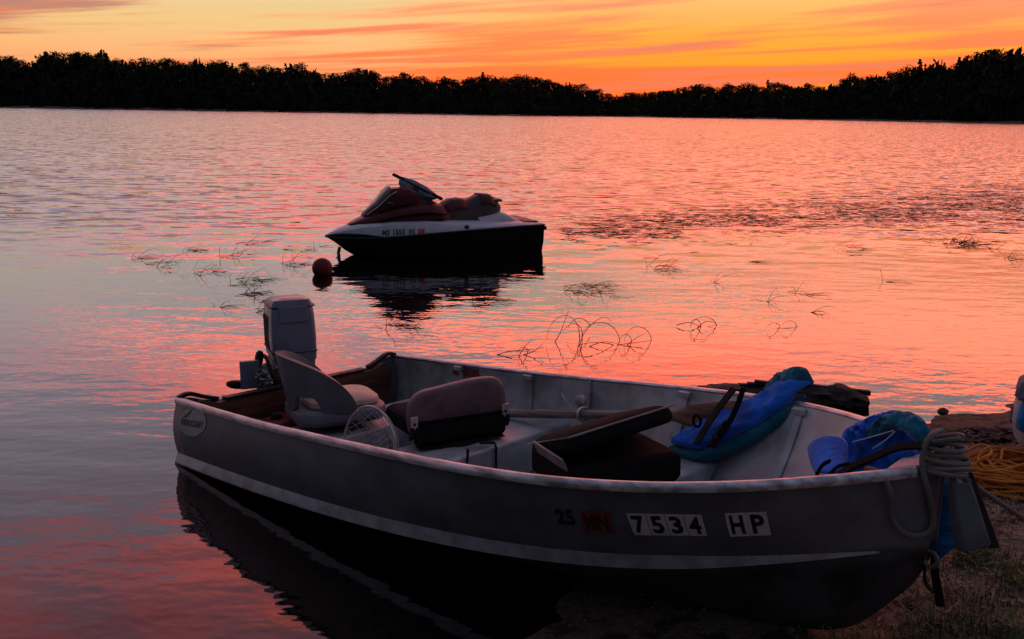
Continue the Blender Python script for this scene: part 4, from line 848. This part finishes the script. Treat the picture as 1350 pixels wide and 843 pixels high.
# ------------------------------------------------------------------ driftwood log behind the boat
lg0, lg1 = on_z(925, 517, .0), on_z(1133, 532, .0); lgm = (lg0 + lg1) / 2; ld = (lg1 - lg0); LL = np.linalg.norm(ld); ld /= LL; lnm = np.array([-ld[1], ld[0], 0])
rings = []; n_ = 20; m_ = 34; r5 = np.random.RandomState(8)
for i in range(m_):
    t_ = i / (m_ - 1); c_ = lg0 + ld * LL * t_; hh = np.interp(t_, [0, .05, .12, .35, .5, .56, .60, .70, .9, 1], [.012, .022, .04, .045, .060, .075, .05, .075, .075, .06]); ring_ = []
    for k in range(n_):
        a = 2 * math.pi * k / n_; jg = 1 + .45 * (vnoise(i * .5, k * .9) - .5) + .35 * (vnoise(i * 2.1 + 40, k * 2.3) - .5); end = r5.uniform(-.05, .05) if i in (0, m_ - 1) else 0
        ring_.append(c_ + ld * end + lnm * math.cos(a) * .11 * jg + np.array([0, 0, .015 + hh * math.sin(a) * jg]))
    rings.append(ring_)
log = thing('driftwood_log', 'dark split driftwood log lying at the waterline behind the boat', 'log', Matrix.Translation(tuple(lgm)))
M_LOG = mat('wet_bark', (.016, .010, .009), .85, var=.5, scale=12, bump=.02, bscale=18, stretch=(.4, 1, 3))
G().loft(rings).build('trunk', M_LOG, log, off=lgm, smooth=25)
for k in range(6):
    t_ = .35 + .1 * k; c_ = lg0 + ld * LL * t_ + np.array([0, 0, .06 + .008 * (k % 3)]); L2 = .10 + .05 * (k % 3)
    G().box(tuple(c_ - lgm), (L2 * 2, .035, .03), Matrix.Rotation(math.atan2(ld[1], ld[0]) + .1 * (k % 3 - 1), 3, 'Z') @ Matrix.Rotation(.07 * (k % 3 - 1), 3, 'Y')).build('splinter', M_LOG, log, bevel=.004)

# ------------------------------------------------------------------ orange rope heap, bag, on the bank
M_ORANGE = rope_mat('orange_rope', (.62, .20, .02))
hc = on_z(1352, 632, .06); hc[2] = float(ground_z(hc[0], hc[1])); r6 = np.random.RandomState(21); pts = []
for i in range(46):
    ph = r6.uniform(0, 6.28); ax1, ax2 = r6.uniform(.20, .40), r6.uniform(.10, .24); ox, oy = r6.uniform(-.07, .07), r6.uniform(-.06, .06); lay = i / 46
    lim = .42 - .20 * lay
    for k in range(15):
        a = 2 * math.pi * k / 15 + .25 * i; x = (ax1 * (1 - .3 * lay) * math.cos(a) + ox) ; y = (ax2 * (1 - .25 * lay) * math.sin(a) + oy)
        zz = .012 + (.155 * lay) * max(.25, 1 - 1.1 * (x / .46)**2 - .9 * (y / .3)**2) + r6.uniform(-.006, .012) + .012 * math.sin(2 * a + ph)
        pts.append((x, y, max(zz, .008)))
tag(G().tube(spline(pts, len(pts) * 3), .0068, 5).build('orange_rope', M_ORANGE, mw=Matrix.Translation(tuple(hc))), 'big tangled heap of orange rope on the bank beyond the bow', 'rope')
hs = on_z(1293, 600, .20); hs_p = [on_z(a, b, c_) for a, b, c_ in ((1268, 612, .12), (1275, 596, .17), (1300, 588, .19), (1307, 596, .18), (1290, 608, .16), (1283, 618, .12))]
tag(G().tube(spline(hs_p, 30), .0075, 6).build('orange_rope', M_ORANGE, off=hs_p[0], mw=Matrix.Translation(tuple(hs_p[0]))), 'stray loop of orange rope standing up from the top of the heap', 'rope')
bc = on_z(1378, 590, .05); bc[2] = float(ground_z(bc[0], bc[1]))
bag = thing('float_bag', 'white and blue rounded bag bound with tan rope behind the orange rope heap', 'bag', Matrix.Translation(tuple(bc)) @ Matrix.Rotation(.3, 4, 'Z'))
def blob(prof, n=28, seed=0, wr=.06):
    return G().loft([[(r_ * math.cos(a) * (1 + wr * (vnoise(4 * math.cos(a) + seed, i * .8 + 4 * math.sin(a)) - .5) * 2), r_ * math.sin(a) * (1 + wr * (vnoise(4 * math.cos(a) + 9 + seed, i * .8) - .5) * 2), z) for a in np.linspace(0, 2 * math.pi, n + 1)[:-1]] for i, (r_, z) in enumerate(prof)])
blob([(.05, 0), (.11, .01), (.14, .06), (.158, .13), (.165, .20), (.162, .26), (.14, .30), (.10, .33)], seed=2, wr=.10).build('body', mat('white_canvas', (.55, .50, .48), .7, var=.15, scale=8), bag, smooth=60)
blob([(.158, .275), (.168, .285), (.170, .31), (.155, .36), (.115, .405), (.05, .43), (.01, .435)], seed=5, wr=.16).build('flap', mat('slate_blue_canvas', (.09, .12, .20), .7, var=.2, scale=6), bag, smooth=60)
for a0 in (2.3, 3.1, 4.0, 5.0): G().loft([[((r_ + .006) * math.cos(a0 + d_), (r_ + .006) * math.sin(a0 + d_), z) for d_ in (-.16, -.05, .05, .16)] for r_, z in ((.150, .12), (.168, .14), (.165, .20), (.155, .25), (.13, .28))], closed=False, caps=False).build('stripe', M_BLUE2, bag, smooth=60, solid=.003)
M_TAN = rope_mat('tan_rope', (.26, .15, .09))
for k in range(2): G().tube(spline([(-.165, -.06 - .03 * k, .26), (-.20 - .02 * k, -.10, .16), (-.19, -.13 - .04 * k, .03), (-.12, -.20, .01)], 20), .009, 6).build('lashing', M_TAN, bag)

# ------------------------------------------------------------------ water weed, reeds
M_WEED = mat('brown_stem', (.055, .022, .014), .7, var=.3, scale=20); M_DKW = mat('dark_weed', (.030, .022, .018), .7, var=.3)
def weed_obj(name, tubes, m, label, group, base, rad):
    gg_ = G()
    for p in tubes: gg_.tube(p, [rad * (1 - .6 * i / (len(p) - 1)) for i in range(len(p))], 4, caps=False)
    return tag(gg_.build(name, m, off=base, mw=Matrix.Translation(tuple(base))), label, 'water plant', group)
def arch(cx, cy, rx, ry, a0, a1, ybase, n=18, tilt=0.):
    """an arching stem that crosses the photo along an ellipse; it stands upright on the water at row ybase"""
    yd = on_z(cx, ybase)[1]; out_ = []
    for a in np.linspace(math.radians(a0), math.radians(a1), n):
        px_ = cx + rx * math.cos(a) + tilt * math.sin(a); py_ = cy - ry * math.sin(a); d_ = ray(px_, py_); P_ = EYE + d_ * (yd + .10 * math.cos(a * 1.3)) / d_[1]; P_[2] = max(P_[2], -.02); out_.append(P_)
    return out_
def seg(pts, ybase):
    out_ = []
    for a, b in pts: d_ = ray(a, b); yd = on_z(a, ybase)[1]; P_ = EYE + d_ * yd / d_[1]; P_[2] = max(P_[2], -.02); out_.append(P_)
    return list(spline(out_, 14))
b_ = on_z(742, 449)
weed_obj('reed_stems', [arch(742, 449, 22, 33, 4, 176, 449, tilt=3), arch(752, 449, 15, 22, 5, 150, 449, tilt=5), seg([(731, 452), (738, 440), (744, 425), (750, 409)], 451), arch(764, 440, 16, 20, 30, 165, 440)], M_WEED, 'brown reed stems looping into a tall oval behind the boat', None, b_, .0034)
b_ = on_z(790, 452)
weed_obj('reed_stems', [seg([(764, 458), (767, 446), (778, 430), (800, 419), (806, 424)], 456), arch(791, 452, 26, 27, 4, 165, 452), arch(786, 458, 26, 6, 0, 170, 458), seg([(775, 458), (800, 451), (815, 454)], 457)], M_WEED, 'brown reed stems bowed over like a hoop next to the tall oval loop', None, b_, .0034)
b_ = on_z(840, 451)
weed_obj('reed_stems', [arch(841, 451, 18, 20, 2, 178, 451), seg([(800, 457), (830, 453), (860, 449)], 455), arch(825, 453, 8, 12, 0, 180, 453), seg([(826, 456), (842, 444), (852, 440)], 455)], M_WEED, 'round ring of thin reed stem crossed by a level stem', None, b_, .0032)
b_ = on_z(690, 466)
weed_obj('reed_stems', [seg([(655, 468), (675, 463), (700, 461), (718, 458)], 468), arch(690, 466, 7, 8, 0, 180, 466), seg([(684, 470), (690, 460), (700, 449)], 470), seg([(690, 468), (706, 462), (716, 453)], 468)], M_WEED, 'sprawling reed twig on the water close behind the far gunwale', None, b_, .0032)
b_ = on_z(925, 432)
weed_obj('reed_stems', [arch(928, 432, 17, 14, 5, 175, 432), seg([(892, 429), (912, 426), (924, 431), (944, 428)], 431), arch(917, 433, 7, 12, 0, 180, 433), seg([(918, 434), (932, 424), (946, 428)], 433)], M_WEED, 'tangled clump of bent reed stems standing off the far gunwale', None, b_, .0034)
b_ = on_z(1030, 433)
weed_obj('reed_stems', [arch(1020, 433, 9, 7, 5, 175, 433), arch(1041, 432, 10, 9, 0, 170, 432), seg([(1008, 434), (1030, 433), (1052, 432)], 433)], M_WEED, 'small bow-shaped pair of reed loops on the open red water', None, b_, .003)
def floating(px_, py_, wpx, n, seed, label, group, upright=.0, rad=.0021, mm=None):
    r_ = np.random.RandomState(seed); c_ = on_z(px_, py_); ppm = F / c_[1]; hw2 = wpx / 2 / ppm; tubes = []
    for k in range(n):
        p0 = c_ + np.array([np.clip(r_.normal(), -1.4, 1.4) * hw2 * .45, np.clip(r_.normal(), -1.4, 1.4) * hw2 * .7, 0]); a = r_.normal() * .30 + (0 if r_.rand() < .88 else 1.9); L_ = r_.uniform(.08, .30); z1 = r_.uniform(.0, .014) + (r_.uniform(.03, .13) if r_.rand() < upright else 0)
        dv = np.array([math.cos(a), math.sin(a), 0]); tubes.append([p0 + np.array([0, 0, -.004]), p0 + dv * L_ * .4 + np.array([0, 0, z1 * .8 + .003]), p0 + dv * L_ * .75 + np.array([0, r_.normal() * .04, z1 + .004]), p0 + dv * L_ + np.array([0, r_.normal() * .06, z1 * .5])])
    weed_obj('floating_weed', tubes, mm or M_DKW, label, group, c_, rad)
sh = 'loose mat of dark weed stems on the water around the red buoy'; sg_ = 'weed mats around the buoy'
for i, (a, b, w_, n) in enumerate(((205, 349, 55, 12), (300, 338, 60, 14), (322, 372, 60, 26), (325, 388, 40, 18), (250, 330, 55, 11), (390, 330, 70, 13), (345, 408, 45, 12), (290, 405, 18, 7), (180, 340, 36, 9), (380, 350, 40, 16), (330, 320, 60, 16), (270, 360, 60, 16))): floating(a, b, w_, n, 100 + i, sh, sg_, .15)
floating(770, 383, 90, 46, 201, 'dark feathery weed mat on the pink water beyond the reed loops', None, .1)
floating(868, 354, 60, 22, 202, 'thin weed mat with a few raised stems beyond the feathery mat', None, .25)
floating(530, 432, 70, 15, 203, 'weed stems on the water between the boat and the jet ski reflection', None, .3)
floating(640, 398, 60, 22, 204, 'weed stems on the water below the stern of the jet ski', None, .2)
floating(1262, 322, 95, 70, 205, 'dark weed patch with upright blades out on the orange water', None, .30, .0030)
floating(1335, 342, 30, 14, 206, 'small upright weed tuft near the shore end of the dark patch', None, .5)
floating(1120, 328, 70, 16, 207, 'faint line of weed inshore of the rough strip', None, .1)
floating(1050, 388, 36, 8, 208, 'few broken stems on the open water beyond the bow-shaped loops', None, .3)
for i, (a, b) in enumerate(((985, 345), (940, 372), (1010, 398), (1165, 372), (1068, 412))): floating(a, b, 5, 4, 220 + i, 'few thin stems breaking the open red water', 'lone stems on the water', .3)
# rough weedy strip that slants out to the lake: uncountable tips
r7 = np.random.RandomState(31); gg = G()
for k in range(1700):
    x = r7.uniform(.6, 13); wv_ = (1.5 + .27 * x); y = 14.2 + .62 * x + r7.normal() * wv_ * .5
    if vnoise(x * .6, y * 1.5) < .42: continue
    a = r7.normal() * .4; L_ = r7.uniform(.08, .30); dv = np.array([math.cos(a), math.sin(a), 0]) * L_; p0 = np.array([x, y, 0.]); h_ = r7.uniform(.002, .012)
    gg.tube([p0 - (0, 0, .004), p0 + dv * .5 + (0, 0, h_), p0 + dv - (0, 0, .003)], .0030, 3, caps=False)
tag(struct(gg.build('weed_strip', M_DKW), 'stuff'), 'rough strip of weed tips just breaking the surface', 'weed')

# ------------------------------------------------------------------ bank: grass, litter, pebbles, twigs
def gpt(px_, py_):
    P_ = on_z(px_, py_, .1)
    for _ in range(4): P_ = on_z(px_, py_, float(ground_z(P_[0], P_[1])))
    return P_
r8 = np.random.RandomState(41)
def grass(name, n, m_, spots, hmax, label):
    gg_ = G()
    for k in range(n):
        sx_, sy_, rx_, ry_ = spots[r8.randint(len(spots))]; P_ = gpt(sx_ + r8.normal() * rx_, sy_ + r8.normal() * ry_)
        if shore_d(P_[0], P_[1]) < .15: continue
        a = r8.uniform(0, 6.28); L_ = hmax * r8.uniform(.3, 1); ln_ = r8.uniform(.2, 1.1); dv = np.array([math.cos(a), math.sin(a), 0]); sd2 = np.array([-math.sin(a), math.cos(a), 0]) * r8.uniform(.0012, .0028)
        p1 = P_ + dv * L_ * .25 * ln_ + np.array([0, 0, L_ * .6]); p2 = P_ + dv * L_ * .75 * ln_ + np.array([0, 0, L_ * (1 - .35 * ln_)])
        gg_.add([P_ - sd2 - (0, 0, .01), P_ + sd2 - (0, 0, .01), p1 + sd2 * .8, p1 - sd2 * .8, p2], [(0, 1, 2, 3), (3, 2, 4)])
    tag(struct(gg_.build(name, m_, smooth=0), 'stuff'), label, 'grass')
grass('grass', 1300, mat('green_grass', (.13, .14, .05), .8, var=.4, scale=5), [(1288, 738, 20, 10), (1288, 738, 16, 8), (1300, 805, 35, 14), (1230, 832, 30, 9), (1345, 765, 14, 8), (1330, 838, 30, 8), (1150, 850, 50, 8)], .10, 'short green grass on the bank below the bow')
grass('dry_grass', 1000, mat('straw', (.36, .26, .13), .85, var=.4, scale=6), [(1225, 790, 26, 18), (1280, 740, 40, 20), (1260, 800, 60, 25), (1330, 700, 50, 25), (1300, 830, 60, 15), (1320, 660, 30, 14)], .065, 'dry straw and dead grass strewn on the bank')
gg = G()
for k in range(420):
    P_ = gpt(r8.uniform(420, 1420), r8.uniform(540, 850)) if k % 2 else gpt(r8.uniform(1180, 1400), r8.uniform(550, 850))
    if shore_d(P_[0], P_[1]) < -.05: continue
    r_ = r8.uniform(.004, .013) * (1.6 if r8.rand() < .08 else 1); q_ = r8.uniform(.7, 1.3, 3)
    gg.add([P_ + np.array(c_) * r_ * q_ for c_ in ((1, 0, 0), (0, 1, 0), (-1, 0, 0), (0, -1, 0), (.6, .6, .5), (-.6, .6, .45), (-.6, -.6, .5), (.6, -.6, .45), (0, 0, .75))], [(0, 1, 4), (1, 2, 5), (2, 3, 6), (3, 0, 7), (0, 4, 7), (1, 5, 4), (2, 6, 5), (3, 7, 6), (4, 5, 8), (5, 6, 8), (6, 7, 8), (7, 4, 8)])
tag(struct(gg.build('pebbles', mat('pebble', (.13, .10, .085), .8, var=.5, scale=30), smooth=60), 'stuff'), 'small pebbles and clods on the soil', 'pebbles')
def litter(name, n, m_, lab, area, smin, smax):
    gg_ = G()
    for k in range(n):
        P_ = gpt(r8.uniform(area[0], area[2]), r8.uniform(area[1], area[3]))
        if shore_d(P_[0], P_[1]) < .25: continue
        a = r8.uniform(0, 6.28); L_ = r8.uniform(smin, smax); W_ = L_ * r8.uniform(.12, .6); u_ = np.array([math.cos(a), math.sin(a), r8.uniform(-.25, .35)]) * L_; v_ = np.array([-math.sin(a), math.cos(a), r8.uniform(-.2, .3)]) * W_
        P_ = P_ + np.array([0, 0, .006]); gg_.add([P_ - u_, P_ - v_ * .9 + u_ * .1, P_ + u_, P_ + v_ + (0, 0, .004)], [(0, 1, 2), (0, 2, 3)])
    tag(struct(gg_.build(name, m_, smooth=0), 'stuff'), lab, 'litter')
litter('leaf_litter', 1500, mat('brown_litter', (.26, .165, .11), .9, var=.6, scale=14), 'dead brown leaves and bark bits scattered on the bank', (1150, 560, 1450, 843), .006, .022)
litter('straw_bits', 260, mat('pale_litter', (.38, .32, .27), .9, var=.3, scale=14), 'pale straw flecks scattered on the bank', (1180, 560, 1450, 843), .004, .014)
litter('drift_line', 500, mat('dark_drift', (.03, .02, .015), .9, var=.4), 'dark drift of bark and sticks along the top of the beach', (1235, 566, 1420, 584), .015, .06)
M_TWIG = mat('pale_twig', (.32, .26, .21), .8, var=.3, scale=20)
for i, (a, b, L_, rot) in enumerate(((1326, 695, .075, -.5), (1313, 688, .03, -.4), (1285, 732, .05, 1.0), (1287, 792, .05, .4), (1330, 829, .09, 0.), (1335, 672, .06, .3), (1302, 668, .05, -.7), (1255, 805, .06, .8), (1312, 745, .07, .2), (1345, 715, .08, -.2))):
    P_ = gpt(a, b); dv = np.array([math.cos(rot), math.sin(rot), 0]) * L_
    tag(G().tube([P_ - dv + (0, 0, .006), P_ + (0, 0, .012), P_ + dv * .6 + (0, 0, .010), P_ + dv + (0, 0, .014)], [.003, .004, .0035, .002], 5).build('twig', M_TWIG, off=P_, mw=Matrix.Translation(tuple(P_))), 'short pale twig lying on the bank soil', 'twig', 'twigs on the bank')
for i, (a, b, w_, lab) in enumerate(((1243, 543, .03, 'dark stone in the shallows off the crumpled life jacket'), (1207, 553, .035, 'dark stone at the edge of the bank behind the teal collar'))):
    P_ = on_z(a, b, 0.); tag(blob([(w_ * .7, -.03), (w_, 0), (w_ * .85, .012), (w_ * .4, .022), (.004, .025)], 10, i, .25).build('stone', M_DKW, mw=Matrix.Translation(tuple(P_)), smooth=50), lab, 'stone')
